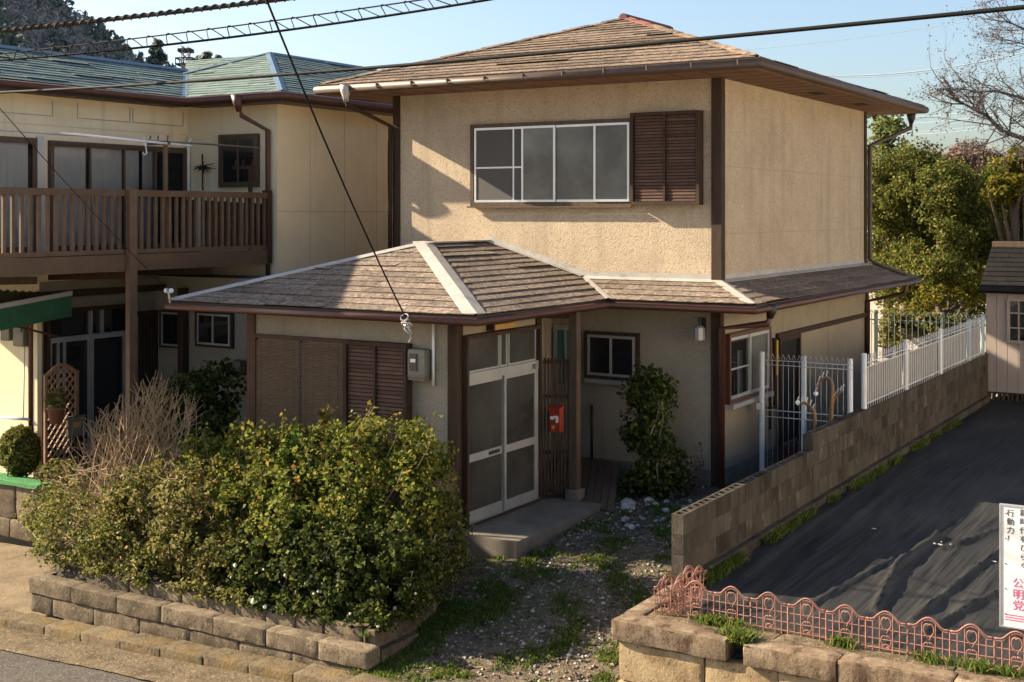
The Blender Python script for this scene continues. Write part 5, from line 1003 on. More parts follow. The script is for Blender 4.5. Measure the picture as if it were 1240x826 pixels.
def place(o, loc, rz, tilt=0): o.location = loc; o.rotation_euler = (tilt, 0, rz)
place(pf0, (x, 10.30, cz), 0)
for k in range(1, 8): c = copy_tree(pf0); place(c, (x + k*2*AW + 0.004*k, 10.30 + 0.012*math.sin(k*2), cz), 0.015*math.sin(k*3), 0.03*math.sin(k*1.7))
for (lx_, ly_, rz_, tl, lab) in ((-4.60, 10.27, 1.47, 0.05, 'pink wire edging panel turned back at a right angle at the end of the row'), (-4.66, 10.24, 1.38, -0.20, 'leaning pink wire edging panel doubled up behind the end of the row'), (-4.72, 10.22, 0.16, 0.10, 'pink wire edging panel overlapping the corner of the row')):
    c = copy_tree(pf0); place(c, (lx_, ly_, cz), rz_, tl); c['label'] = lab
    if rz_ < 1: c.scale = (0.45, 1, 1.0)

# ------------------------------------------------------------------ poster board
SYP = 11.2; s0 = pY(1212, 612, SYP); sx0 = s0[0]; sx1 = sx0 + 0.80; st_ = s0[2]; sb_ = 0.60
sg_ = thing('poster_board', 'white poster board with vertical Japanese slogan standing behind the pink fence', 'sign', ((sx0+sx1)/2, SYP, 0.48))
mb = MB(); mb.box(sx0, sx1, SYP, SYP + 0.03, sb_, st_); mb.build('board', M['signwhite'], sg_)
mb = MB(); frame(mb, Pl('-Y', SYP + 0.03), sx0 - 0.012, sx1 + 0.012, sb_ - 0.012, st_ + 0.012, 0.012, -0.002, 0.036); mb.build('edge_trim', M['alu'], sg_)
for x in (sx0 + 0.12, sx1 - 0.12): mb = MB(); mb.box(x - .02, x + .02, SYP + 0.032, SYP + 0.07, 0.44, st_ - 0.1); mb.build('stake', M['wood_grey'], sg_)
def text_part(s, x, z, size, m, parent, y):
    cu_ = bpy.data.curves.new('text', 'FONT'); cu_.body = s; cu_.size = size; cu_.align_x = 'CENTER'; cu_.align_y = 'CENTER'; cu_.extrude = 0.0006; cu_.resolution_u = 3
    ob = bpy.data.objects.new('text', cu_); COL.objects.link(ob); bpy.context.view_layer.update()
    me = bpy.data.meshes.new_from_object(ob); bpy.data.objects.remove(ob); me.materials.clear(); me.materials.append(m)
    o = bpy.data.objects.new('lettering', me); COL.objects.link(o); o.parent = parent; o.location = Vector((x, y, z)) - OFF[parent]; o.rotation_euler = (rad(90), 0, 0); return o
PIX = (SYP * 0 + 11.4) / FPX
def col(chars, px_, py0, dpy, size, m):
    for i, ch in enumerate(chars): p = pY(px_, py0 + i*dpy, SYP); text_part(ch, p[0], p[2], size, m, sg_, SYP - 0.0015)
col('行動力！', 1223.5, 622, 10.3, 0.062, M['text_black'])
col('新時代をひらく', 1239.5, 622, 10.6, 0.064, M['text_black'])
col('公明党', 1233, 707, 13.5, 0.090, M['text_pink'])
mb = MB()
for k in range(3): p = pY(1228, 746 + 3*k, SYP); mb.box(p[0] - .07, p[0] + .13, SYP - 0.0012, SYP - 0.0002, p[2], p[2] + 0.008)
mb.build('small_print', M['text_pink'], sg_)
mb = MB()
for z in np.linspace(sb_ + 0.1, st_ - 0.06, 5): mb.tube([(sx0 + 0.035, SYP - 0.004, z), (sx0 + 0.035, SYP + 0.001, z)], 0.006, 6)
mb.build('pin', M['steel'], sg_)

# ------------------------------------------------------------------ garden shed
SHY = 25.3; q = pY(1194, 478, SHY); shx = q[0]
sd_ = thing('garden_shed', 'beige timber garden shed with dark shingle roof and paned window', 'shed', (shx + 1.5, SHY + 1.2, 0.48))
SE = pY(1194, 352, SHY)[2]; sbz = 0.66
mb = MB(); mb.prism([(shx + 0.02, SHY + 0.02, sbz), (shx + 0.02, SHY + 2.4, sbz), (shx + 0.02, SHY + 2.4, SE), (shx + 0.02, SHY + 1.22, SE + 0.75), (shx + 0.02, SHY + 0.02, SE)], (2.9, 0, 0)); fixnormals(mb.build('core', M['siding'], sd_))
me = MB().box(0.004, 0.186, 0, 0.02, 0, SE - sbz).mesh('board', M['siding']); me2 = MB().box(0, 0.02, 0.004, 0.186, 0, SE - sbz).mesh('board', M['siding'])
for k in range(15): inst('board', me, sd_, (shx + k*0.19, SHY - 0.001, sbz))
for k in range(12): inst('board', me2, sd_, (shx - 0.001, SHY + 0.03 + k*0.19, sbz))
def sroof(sg, name):
    mb = MB(); y_e = SHY - 0.12 if sg < 0 else SHY + 2.56; yr = SHY + 1.22
    mb.hexa([(shx-.1, y_e, SE-.04), (shx+3.05, y_e, SE-.04), (shx+3.05, yr, SE+.80), (shx-.1, yr, SE+.80), (shx-.1, y_e, SE+.0), (shx+3.05, y_e, SE+.0), (shx+3.05, yr, SE+.84), (shx-.1, yr, SE+.84)]); return fixnormals(mb.build('roof', M['slate_dark'], sd_))
sroof(-1, 'roof'); r1 = sroof(1, 'roof')
Us = Vector((0, 1.34, 0.84)); shingle_slope(r1, (shx-.11, SHY-.12, SE+.002), (1, 0, 0), Us, (0, -0.84, 1.34), lambda t: 0, lambda t: 3.17, Us.length - 0.02, M['slate_dark'], 31, expo=0.16, wid=0.5)
mb = MB(); mb.box(shx-.1, shx+3.05, SHY+1.1, SHY+1.34, SE+.80, SE+.90); mb.build('ridge_board', M['wood_grey'], sd_)
for i, ca in enumerate((1, -1)):
    pass
wx = pY(1222, 360, SHY)[0]; wz1 = pY(1222, 361, SHY)[2]; wz0 = pY(1222, 415, SHY)[2]
PSh = Pl('-Y', SHY); mb = MB(); frame(mb, PSh, wx-.03, wx+.78, wz0, wz1, 0.05, 0.0, 0.05); sw = mb.build('window', M['siding'], sd_)
mb = MB(); PSh.box(mb, wx+.02, wx+.73, wz0+.05, wz1-.05, 0.003, 0.01); mb.build('pane', M['glass'], sw); mb = MB()
for u in (0.16, 0.36, 0.55): PSh.box(mb, wx+u, wx+u+.025, wz0+.05, wz1-.05, 0.011, 0.035)
for f in (0.34, 0.67): z = wz0 + (wz1-wz0)*f; PSh.box(mb, wx+.02, wx+.73, z-.012, z+.012, 0.012, 0.034)
mb.build('muntins', M['siding'], sw)
vb = MB(); vb.box(0, 0.4, 0, 0.12, 0, 0.03); vb.box(0, 0.4, 0, 0.12, 0.15, 0.18)
for k in range(5): vb.box(k*0.09, k*0.09+0.04, 0.0, 0.12, 0.03, 0.15)
me = vb.mesh('vent_block', M['block'])
for k in range(7): inst('vent_block', me, sd_, (shx + 0.02 + k*0.42, SHY + 0.03, 0.48))

# ------------------------------------------------------------------ pale rocks by the shrub
rng = np.random.default_rng(11)
def rock_mesh(r, seed, flat=0.7):
    rr = np.random.default_rng(seed); mb = MB(); n, m_ = 7, 5; vs = [(0, 0, r*flat)]
    for j in range(1, m_):
        ph = math.pi*j/m_
        for i in range(n): a = 2*math.pi*i/n + j*.3; k = rr.uniform(0.75, 1.15); vs.append((r*k*math.sin(ph)*math.cos(a), r*k*math.sin(ph)*math.sin(a), r*flat*math.cos(ph)*rr.uniform(.8, 1.1)))
    vs.append((0, 0, -r*flat)); fs = [(0, 1+i, 1+(i+1) % n) for i in range(n)]
    for j in range(m_-2): fs += [(1+j*n+i, 1+(j+1)*n+i, 1+(j+1)*n+(i+1) % n, 1+j*n+(i+1) % n) for i in range(n)]
    last = len(vs)-1; b_ = 1+(m_-2)*n; fs += [(last, b_+(i+1) % n, b_+i) for i in range(n)]
    return mb.add(vs, fs).mesh('rock', M['rock'])
rms = [rock_mesh(1.0, s) for s in range(5)]
for k in range(46):
    px_ = rng.uniform(752, 852); py_ = rng.uniform(588, 640) + (px_ - 752)*0.02; g_ = pz(px_, py_, 0.30); gx_, gy_ = g_[0], g_[1]
    if gy_ > 15.7: continue
    r = rng.choice([0.03, 0.04, 0.05, 0.07, 0.10], p=[.25, .3, .25, .14, .06]); o = inst('rock', rms[k % 5], None, (gx_, gy_, yardz(gx_, gy_) + r*0.3), (0, 0, rng.uniform(0, 6))); o.scale = (r*rng.uniform(.9, 1.4), r, r)
    tag(o, 'large pale rock beside the tall shrub' if r >= 0.10 else 'small pale stone scattered below the tall shrub', 'rock', 'large pale rocks by the shrub' if r >= 0.10 else 'pale stones by the shrub')
o = inst('rock', rms[2], None, (-7.98, 11.86, yardz(-7.98, 11.86)+.02), (0, 0, 1)); o.scale = (.17, .1, .035); tag(o, 'flat grey stepping stone beside the porch step and hedge', 'rock')

# gravel and litter over the yard
V = []; n = 12000
gx_ = rng.uniform(-8.3, -5.0, n); gy_ = rng.uniform(9.9, 15.2, n)
mb = MB(); oc = [(1, 0, 0), (0, 1, 0), (-1, 0, 0), (0, -1, 0), (0, 0, .7), (0, 0, -.5)]; of = [(0, 1, 4), (1, 2, 4), (2, 3, 4), (3, 0, 4), (1, 0, 5), (2, 1, 5), (3, 2, 5), (0, 3, 5)]
for x, y in zip(gx_, gy_):
    if (x < -7.28 and 12.15 < y < 14.4) or x < -7.6 and y < 12.2 and rng.random() < .7: continue
    if noise.noise(Vector((x*1.6, y*1.6, 8))) < -0.12 and rng.random() < 0.75: continue
    r = 0.007 + 0.026*rng.random()**4; a = rng.uniform(0, 6); c_, s_ = math.cos(a), math.sin(a); z = yardz(x, y) + r*.2; e = rng.uniform(.6, 1.4)
    mb.add([(x + r*(px_*c_*e - py_*s_), y + r*(px_*s_*e + py_*c_), z + r*pz_) for px_, py_, pz_ in oc], of)
m = mat('gravel_mix', (0.2, 0.17, 0.14), None); nt = m.node_tree; g = nt.nodes.new('ShaderNodeNewGeometry'); cr = nt.nodes.new('ShaderNodeValToRGB'); cr.color_ramp.elements[0].color = (0.035, 0.028, 0.02, 1); cr.color_ramp.elements[1].color = (0.36, 0.32, 0.26, 1); e = cr.color_ramp.elements.new(.6); e.color = (.12, .10, .075, 1)
nt.links.new(g.outputs['Random Per Island'], cr.inputs[0]); nt.links.new(cr.outputs[0], nt.nodes['Principled BSDF'].inputs['Base Color'])
tag(stuff(mb.build('gravel', m)), 'loose gravel scattered over the bare yard', 'gravel')
# small litter on the sheet
for (x, y) in ((1058, 642), (1203, 682)):
    p = pz(x, y, SZ); mb = MB(); mb.box(p[0]-.02, p[0]+.025, p[1]-.007, p[1]+.007, sheetz(p[0], p[1])+.003, sheetz(p[0], p[1])+.009); tag(mb.build('paper_scrap', M['white']), 'small white scrap lying on the black weed sheet', 'litter', 'white scraps on the weed sheet')
for k in range(5):
    p = pz(1143 + rng.normal(0, 5), 661 + rng.normal(0, 2), SZ); o = inst('rock', rms[k % 5], None, (p[0], p[1], sheetz(p[0], p[1]) + .012)); r = rng.uniform(.008, .016); o.scale = (r*1.3, r, r); tag(o, 'small pale pebble in the heap weighing down the sheet fold', 'rock', 'pebbles on the sheet fold')
# ================================================================== PLANTS
def Cl(px_, py_, Y, rx, ry, rz): p = pY(px_, py_, Y); return (p[0], p[1], p[2], rx, ry, rz)
HG = 'shrubs crowded in the hedge bed'
hz = -0.11
shrub('low_shrub', 'dense low small-leaved shrub at the driveway end of the hedge bed', (-11.9, 10.6, hz), [Cl(85, 640, 10.55, .50, .42, .42), Cl(130, 665, 10.35, .50, .38, .40), Cl(70, 680, 10.35, .36, .32, .30), Cl(180, 690, 10.3, .45, .32, .32), Cl(62, 620, 10.9, .35, .4, .35), Cl(70, 695, 10.12, .34, .18, .20), Cl(120, 704, 10.08, .34, .16, .17), Cl(175, 714, 10.06, .36, .15, .16)], 16000, 0.036, L['azalea'], 1, HG, M['twig'], nst=110)
shrub('mid_shrub', 'olive-leaved shrub tangled with dry twigs in the middle of the hedge bed', (-10.9, 10.9, hz), [Cl(175, 600, 10.9, .50, .42, .36), Cl(240, 615, 10.7, .50, .42, .48), Cl(225, 660, 10.45, .50, .32, .40), Cl(150, 640, 10.6, .4, .35, .35), Cl(270, 680, 10.4, .4, .28, .36), Cl(240, 722, 10.10, .42, .13, .17), Cl(285, 730, 10.12, .4, .12, .15)], 15000, 0.046, L['olive'], 2, HG, M['twig'], nst=120)
shrub('broad_shrub', 'broad green shrub in front of the bamboo blinds', (-10.0, 11.1, hz), [Cl(255, 570, 11.2, .45, .4, .42), Cl(310, 565, 11.2, .50, .42, .46), Cl(350, 590, 11.0, .48, .4, .5), Cl(300, 610, 10.8, .45, .35, .42), Cl(345, 640, 10.6, .42, .3, .45)], 15000, 0.048, L['nandina'], 3, HG, nst=40)
shrub('flowering_shrub', 'dark green shrub dotted with small white blossoms above the stone wall', (-9.2, 10.5, hz), [Cl(310, 690, 10.42, .45, .26, .38), Cl(370, 680, 10.45, .48, .28, .45), Cl(430, 690, 10.5, .48, .3, .46), Cl(480, 690, 10.6, .40, .34, .44), Cl(400, 720, 10.35, .40, .2, .22), Cl(330, 735, 10.14, .36, .13, .17), Cl(385, 745, 10.14, .36, .12, .15), Cl(440, 750, 10.18, .36, .14, .16)], 15000, 0.050, L['darkgreen'], 4, HG, nst=30, flowers=48)
shrub('tall_shrub', 'tall shrub with reddish young leaves in front of the louvred shutter', (-8.7, 11.2, hz), [Cl(395, 560, 11.2, .45, .42, .45), Cl(450, 555, 11.25, .48, .42, .48), Cl(500, 560, 11.35, .40, .4, .44), Cl(430, 610, 10.95, .55, .36, .55), Cl(495, 620, 11.1, .44, .36, .60), Cl(380, 620, 10.8, .4, .3, .45)], 22000, 0.046, L['nandina'], 5, HG, M['bark_pale'], nst=170)
shrub('corner_shrub', 'twiggy green shrub spilling over the corner of the hedge bed toward the step', (-8.1, 11.1, hz), [Cl(515, 640, 11.3, .36, .36, .55), Cl(535, 660, 11.4, .30, .36, .45), Cl(505, 690, 11.0, .36, .34, .40), Cl(525, 600, 11.5, .26, .3, .4), Cl(490, 725, 10.6, .3, .25, .25)], 12000, 0.036, L['azalea'], 6, HG, M['bark_pale'], nst=150)
shrub('bright_sprig', 'upright bright green sprig rising through the hedge', (-9.75, 10.85, hz), [Cl(352, 560, 10.9, .12, .12, .42), Cl(340, 610, 10.75, .16, .14, .4), Cl(362, 640, 10.6, .2, .14, .3)], 1500, 0.055, L['bright'], 7, HG, nst=8)
# yellowish sprays on top
rngs = np.random.default_rng(77)
for (a, b_, Y) in (((265, 560), (300, 510), 11.2), ((372, 560), (398, 492), 11.2), ((385, 545), (352, 515), 11.1)):
    A = pY(*a, Y); B = pY(*b_, Y); t = thing('leafy_spray', 'pale yellow leafy spray sticking up out of the hedge', 'branch', tuple(A), 'yellow sprays over the hedge'); mb = MB(); mb.tube([A, (A+B)/2 + np.array([.03, 0, .02]), B], [.007, .005, .003], 5); mb.build('stem', M['twig'], t)
    f = rngs.uniform(0.25, 1, 130)[:, None]; P = A + (B-A)*f + rngs.normal(0, .035, (130, 3)); stuff(leaves('foliage', P, nrm(rngs.normal(0, 1, P.shape)), 0.055, L['tree_yel'], t, rngs, 0.3))
for k in range(16):
    x0 = rngs.uniform(150, 520); yt = np.interp(x0, [150, 250, 330, 400, 520], [575, 535, 530, 505, 525]); A = pY(x0, yt + 45, 11.0); B = pY(x0 + rngs.normal(0, 14), yt - rngs.uniform(2, 26), 11.0 + rngs.normal(0, .15)); t = thing('stray_shoot', 'thin stray shoot with small leaves poking above the hedge', 'branch', tuple(A), 'stray shoots over the hedge'); mb = MB(); mb.tube([A, (A+B)/2 + rngs.normal(0, .02, 3), B], [.006, .004, .002], 4); mb.build('stem', M['twig'], t)
    n_ = 34; f = rngs.uniform(0.2, 1, n_)[:, None]; P = A + (B-A)*f + rngs.normal(0, .03, (n_, 3)); stuff(leaves('foliage', P, nrm(rngs.normal(0, 1, P.shape)), 0.05, [L['nandina'], L['olive'], L['tree_yel']][k % 3], t, rngs, 0.32))
# dry twig shrub
t = thing('dry_twig_shrub', 'leafless shrub of pale dry twigs behind the hedge', 'shrub', (-11.75, 11.6, hz)); mb = MB(); r_ = np.random.default_rng(8)
for k in range(240):
    b0 = pY(r_.uniform(85, 232), 640, 11.5 + r_.uniform(-.3, .4)); b0[2] = hz
    tx = r_.choice([115, 135, 150, 165, 190, 205, 215]) + r_.normal(0, 27); ty = 445 + abs(tx - 190)*0.7 + r_.exponential(55); tp = pY(tx, min(ty, 600), 11.5 + r_.uniform(-.3, .4))
    m1 = b0 + (tp-b0)*.5 + r_.normal(0, .09, 3); m2 = b0 + (tp-b0)*.8 + r_.normal(0, .06, 3); mb.tube([b0, m1, m2, tp], [.008, .0065, .005, .003], 4, cap=False)
    for s in range(4): q = m1 + (m2 - m1)*r_.uniform(0, 1) if s > 1 else m2 + (tp - m2)*r_.uniform(0, .6); mb.tube([q, q + np.array([r_.normal(0, .12), r_.normal(0, .08), r_.uniform(.05, .22)])], [.004, .002], 4, cap=False)
for k in range(160):
    b0 = pY(r_.uniform(70, 240), r_.uniform(560, 640), 10.9 + r_.uniform(-.3, .4)); d = np.array([r_.normal(0, .22), r_.normal(0, .08), r_.normal(.08, .12)]); mb.tube([b0, b0 + d*.5 + r_.normal(0, .03, 3), b0 + d], [.006, .005, .003], 4, cap=False)
stuff(mb.build('twigs', M['twig'], t))
shrub('dark_shrub', 'dark green shrub against the shaded neighbour wall', (-13.4, 13.4, 0.06), [Cl(225, 485, 13.2, .40, .38, .36), Cl(262, 470, 13.6, .42, .4, .40), Cl(255, 520, 13.3, .5, .4, .4), Cl(205, 520, 13.0, .4, .4, .4)], 6000, 0.06, L['darkgreen'], 9)
shrub('round_shrub', 'clipped round bush on the neighbour raised bed', (-15.9, 12.45, 0.15), [Cl(24, 546, 12.42, .34, .26, .36)], 7000, 0.035, L['azalea'], 10, fill=.3, lump=.08, gap=None, nst=10)
shrub('bed_plants', 'mixed small plants spilling by the end of the green mat', (-14.3, 12.3, 0.06), [Cl(75, 575, 12.0, .4, .25, .22), Cl(115, 585, 11.9, .4, .3, .3)], 2500, 0.045, L['olive'], 13, smat=M['twig'], nst=30)
# sago-like plant under neighbour wall
h = pY(296, 505, 13.6); t = thing('spiky_plant', 'dark spiky-leaved plant beside the corner of the blinds', 'plant', (h[0], h[1], 0.06)); mb = MB(); r_ = np.random.default_rng(4)
for k in range(26):
    a = r_.uniform(0, 6.28); e = r_.uniform(.2, 1.2); d = np.array([math.cos(a)*math.cos(e), math.sin(a)*math.cos(e), math.sin(e)])*.6; p0 = np.array([h[0], h[1], .55]); mb.tube([p0, p0 + d*.6, p0 + d + np.array([0, 0, -.12])], [.02, .018, .003], 4, cap=False)
mb.tube([(h[0], h[1], .04), (h[0], h[1], .6)], .06, 8); mb.build('fronds', L['darkgreen'], t)
# yard shrub and a thin bare one
shrub('column_shrub', 'tall narrow dark shrub against the lower stucco wall', (-6.98, 15.15, 0.36), [Cl(787, 475, 15.2, .34, .28, .32), Cl(782, 520, 15.15, .33, .28, .36), Cl(800, 560, 15.1, .36, .28, .36), Cl(785, 585, 15.05, .38, .26, .22)], 9500, 0.05, L['darkgreen'], 20, fill=.6, nst=30, smat=M['bark_pale'])
shrub('sparse_shrub', 'thin sparse brownish shrub beside the corner downpipe', (-6.6, 15.3, 0.38), [Cl(838, 565, 15.3, .15, .14, .32)], 260, 0.045, L['brown'], 21, nst=16)
# trees behind
TG = 'evergreen trees behind the back fence'
def tree(name, label, base_px, D, clumps, n, size, lm, seed, group=None, bark='bark', aspect=.42, fill=.6, limbs=10, gap=(1.1, -0.12)):
    """clumps: (px, py, dD, rpx, rpy)"""
    b_ = pD(base_px, 258, D); base = (b_[0], b_[1], -0.06); t = thing(name, label, 'tree', base, group); rng = np.random.default_rng(seed)
    C_ = []
    for (x, y, dD, rx, ry) in clumps: p = pD(x, y, D + dD); k = (D + dD)/FPX; C_.append((p[0], p[1], p[2], rx*k, rx*k*0.9, ry*k))
    P, N = clump_points(C_, n, rng, fill, .3, 2.2, 0.2, gap); stuff(leaves('crown', P, N, size, lm, t, rng, aspect))
    mb = MB(); top = np.mean([c[:3] for c in C_], 0); tr_ = [np.array(base), np.array(base)*.6 + top*.4 + rng.normal(0, .15, 3), top]; mb.tube(tr_, [.16, .12, .06], 8)
    for c in C_:
        for k in range(max(1, limbs // len(C_))): e = np.array(c[:3]) + rng.normal(0, .5, 3)*np.array(c[3:6]); s_ = tr_[1] + (tr_[2]-tr_[1])*rng.uniform(-.3, .8); mb.tube([s_, (s_+e)/2 + rng.normal(0, .12, 3), e], [.06, .045, .015], 6, cap=False)
    mb.build('trunk', M[bark], t, smooth=True); return t
tree('evergreen_tree', 'bushy evergreen tree behind the house corner by the grey downpipe', 1085, 33, [(1080, 235, 0, 45, 45), (1110, 215, 1, 40, 40), (1075, 300, 1, 45, 40), (1120, 270, 0, 42, 45)], 40500, .07, L['tree'], 31, TG)
tree('evergreen_tree', 'broad evergreen tree in the middle of the row behind the back fence', 1140, 32, [(1140, 235, 0, 42, 40), (1165, 270, 0, 42, 45), (1135, 310, -1, 42, 45), (1175, 320, 0, 38, 42), (1105, 340, 0, 45, 40)], 43200, .07, L['tree'], 32, TG)
tree('evergreen_tree', 'dark evergreen tree rising above the garden shed roof', 1200, 34, [(1195, 240, 0, 45, 40), (1230, 260, 0, 45, 45), (1210, 300, -1, 42, 42), (1255, 240, 0, 45, 45), (1245, 320, 0, 45, 45)], 40500, .07, L['tree'], 33, TG)
tree('pale_tree', 'loose pale green tree showing above the skirt roof by the house corner', 1075, 36, [(1078, 165, 0, 26, 26), (1070, 195, 0, 34, 26), (1105, 195, 1, 24, 18), (1062, 140, 1, 14, 22)], 7500, .09, L['tree_lt'], 34, gap=(1.4, -.05))
tree('yellow_tree', 'yellow green feathery tree behind the garden shed', 1228, 31, [(1225, 195, 0, 24, 20), (1215, 225, 0, 28, 22), (1240, 205, 0, 24, 24)], 8000, .08, L['tree_yel'], 35, gap=(1.4, -.05))
tree('sunlit_bush', 'yellowish bush in the gap between the back fence and the trees', 1150, 30.5, [(1135, 365, 0, 30, 22), (1165, 355, 0, 24, 22), (1105, 385, 0, 30, 20)], 7000, .075, L['tree_yel'], 36)
tree('variegated_bush', 'grey green bush just behind the back picket fence', 1110, 30, [(1090, 400, 0, 28, 24), (1130, 398, 0, 26, 22), (1160, 400, 0, 24, 20)], 4000, .09, L['olive'], 37)
tree('brown_tree', 'rounded bare brown tree top beyond the evergreens', 1175, 48, [(1175, 192, 0, 30, 20), (1152, 200, 0, 22, 16), (1200, 198, 0, 20, 16)], 7000, .10, L['brown'], 38, gap=None)
tree('far_dark_tree', 'dark green tree filling in behind the evergreens', 1150, 42, [(1100, 260, 0, 55, 55), (1160, 265, 0, 60, 55), (1225, 260, 0, 60, 55), (1130, 340, 0, 60, 60), (1200, 340, 0, 60, 60)], 16000, .13, L['darkgreen'], 39, gap=None)
# bare cherry tree at the right edge
bt = thing('bare_tree', 'bare spring tree reaching in over the garden shed', 'tree', tuple(pD(1330, 258, 24) * np.array([1, 1, 0])))
mb = MB(); r_ = np.random.default_rng(5); buds = []
def grow(p, d, ln, r, lev):
    n = 4; pts = [p]; rs = [r]; dd = d.copy()
    for i in range(n):
        dd = dd + r_.normal(0, .16, 3) + np.array([0, 0, .03]); dd /= np.linalg.norm(dd); p = p + dd*ln/n; pts.append(p); rs.append(r*(1 - .6*(i+1)/n))
    mb.tube(pts, rs, 5 if lev > 1 else 7, cap=False)
    if lev >= 4:
        for q in pts[1:]: buds.append(q)
        return
    kids = 4 if lev < 3 else 3
    for k in range(kids):
        i = r_.integers(1, n+1); q = pts[i]; ax = r_.normal(0, 1, 3); nd = dd*.8 + ax*.55; nd /= np.linalg.norm(nd); grow(q, nd, ln*r_.uniform(.5, .72), rs[i]*.7, lev+1)
def limb(pxs, D, r0):
    P = [pD(x, y, D + dd) for x, y, dd in pxs]; mb.tube(P, [r0*(1-.75*i/(len(P)-1)) for i in range(len(P))], 7, cap=False)
    for i in range(1, len(P)):
        for k in range(5):
            d = P[i]-P[i-1]; d /= np.linalg.norm(d); nd = d*.6 + r_.normal(0, .55, 3); nd /= np.linalg.norm(nd); grow(P[i-1] + (P[i]-P[i-1])*r_.uniform(.2, 1), nd, r_.uniform(.5, .9), r0*.28, 2)
tb = np.array(OFF[bt]); tb0 = pD(1330, 258, 24)
mb.tube([tb, tb0 + np.array([0, 0, -1.5]), tb0 + np.array([0, 0, 1.2]), pD(1310, 60, 24), pD(1320, -60, 24)], [.16, .14, .12, .09, .05], 9)
limb([(1325, 200, 0), (1275, 172, 0), (1240, 168, 0), (1212, 158, 0), (1195, 140, .2), (1175, 130, 0), (1152, 118, 0)], 24, .06)
limb([(1318, 150, 0), (1270, 130, .3), (1235, 118, 0), (1205, 110, 0), (1180, 112, -.3)], 24, .045)
limb([(1312, 60, 0), (1270, 40, 0), (1240, 35, 0), (1218, 25, 0)], 24, .04); limb([(1312, 20, 0), (1265, 5, .5), (1235, 0, 0)], 24, .035); limb([(1315, 95, 0), (1275, 70, -.4), (1245, 55, 0), (1228, 50, 0)], 24, .03)
mb.build('trunk', M['bark_grey'], bt, smooth=True)
B = np.array(buds); B = np.repeat(B, 2, 0) + r_.normal(0, .03, (len(B)*2, 3)); stuff(leaves('buds', B, nrm(r_.normal(0, 1, B.shape)), .032, L['bud'], bt, r_, .35))

# grass and weeds
def grass(name, label, P, h0, h1, seed, group=None):
    r = np.random.default_rng(seed); n = len(P); h_ = r.uniform(h0, h1, n)[:, None]; a = r.uniform(0, 6.28, n); w = np.stack([np.cos(a), np.sin(a), np.zeros(n)], 1)*(0.004 + .004*r.random((n, 1))); ln = np.stack([r.normal(0, .5, n), r.normal(0, .5, n), np.ones(n)], 1)
    m_ = P + ln*h_*np.array([.35, .35, .6]); t_ = P + ln*h_*np.array([.9, .9, 1]); V = np.stack([P - w, P + w, m_ + w*.8, t_, m_ - w*.8], 1).reshape(-1, 3)
    return tag(stuff(npmesh(name, V, 5, L['grass'], None, tuple(P.mean(0)))), label, 'grass', group)
r_ = np.random.default_rng(6); P = []
while len(P) < 30000:
    x = r_.uniform(-8.0, -5.0); y = r_.uniform(9.75, 14.8); d = 0.0
    d = max(d, 1.15 - abs(x + 7.45)*1.5 - max(0, y - 11.6)*1.4); d = max(d, 1.1 - abs(x + 5.35)*1.5 - abs(y - 10.9)*.6); d = max(d, .9 - abs(x + 7.15)*4 - max(0, abs(y - 12.7) - .7)*2); d = max(d, .8 - abs(y - 9.85)*4); d = max(d, .25)
    nz = noise.noise(Vector((x*2.2, y*2.2, 3)))*.9 + noise.noise(Vector((x*7, y*7, 1)))*.45
    if (x < -7.30 and 12.2 < y < 14.4) or r_.random() > d*.85 + nz*1.3 - .3: continue
    P.append((x, y, yardz(x, y) - .004))
grass('yard_grass', 'patchy short grass and weeds in the front yard', np.array(P), .015, .055, 3)
P = []
while len(P) < 3800:
    y = 11.3 + 11*r_.random()**1.7; x = -4.77 + abs(r_.normal(0, .045))
    if noise.noise(Vector((y*1.3, 0, 4))) > -.12: P.append((x, y, SZ - .01))
grass('wall_weeds', 'strip of weeds along the foot of the block wall', np.array(P), .03, .13, 4)
P = []
for (x, y, s, n_) in ((-4.15, 10.25, .11, 420), (-3.88, 10.02, .07, 420), (-3.1, 10.26, .06, 120), (-2.4, 10.27, .07, 120), (-2.05, 10.25, .09, 220), (-1.8, 10.27, .06, 100), (-3.84, 9.95, .05, 160)):
    P.append(np.stack([r_.normal(x, s, n_), r_.normal(y, .035, n_), np.full(n_, cz - .02)], 1))
grass('cap_weeds', 'tufts of green weeds growing between the cap stones', np.concatenate(P), .03, .11, 5)
P = np.stack([r_.uniform(-12.9, -12.5, 160), r_.uniform(9.74, 9.84, 160), np.array([roadz(-12.7) + .02]*160)], 1); grass('kerb_weeds', 'small weeds in the corner by the kerb', P, .02, .07, 7)
# fallen leaves
n = 1500; x = r_.uniform(-7.9, -5.0, n); y = r_.uniform(9.9, 15, n); P = np.stack([x, y, [yardz(a, b_) + .012 for a, b_ in zip(x, y)]], 1); ok = ~((P[:, 0] < -7.28) & (P[:, 1] > 12.1) & (P[:, 1] < 14.4)); P = P[ok]
lv = thing('fallen_leaves', 'dry brown fallen leaves scattered on the yard', 'leaves', (-6.7, 12, 0)); lv['kind'] = 'stuff'; stuff(leaves('leaf_litter', P, np.tile([0, 0, 1.], (len(P), 1)), .05, L['brown'], lv, r_, .4, 3.0, 0))
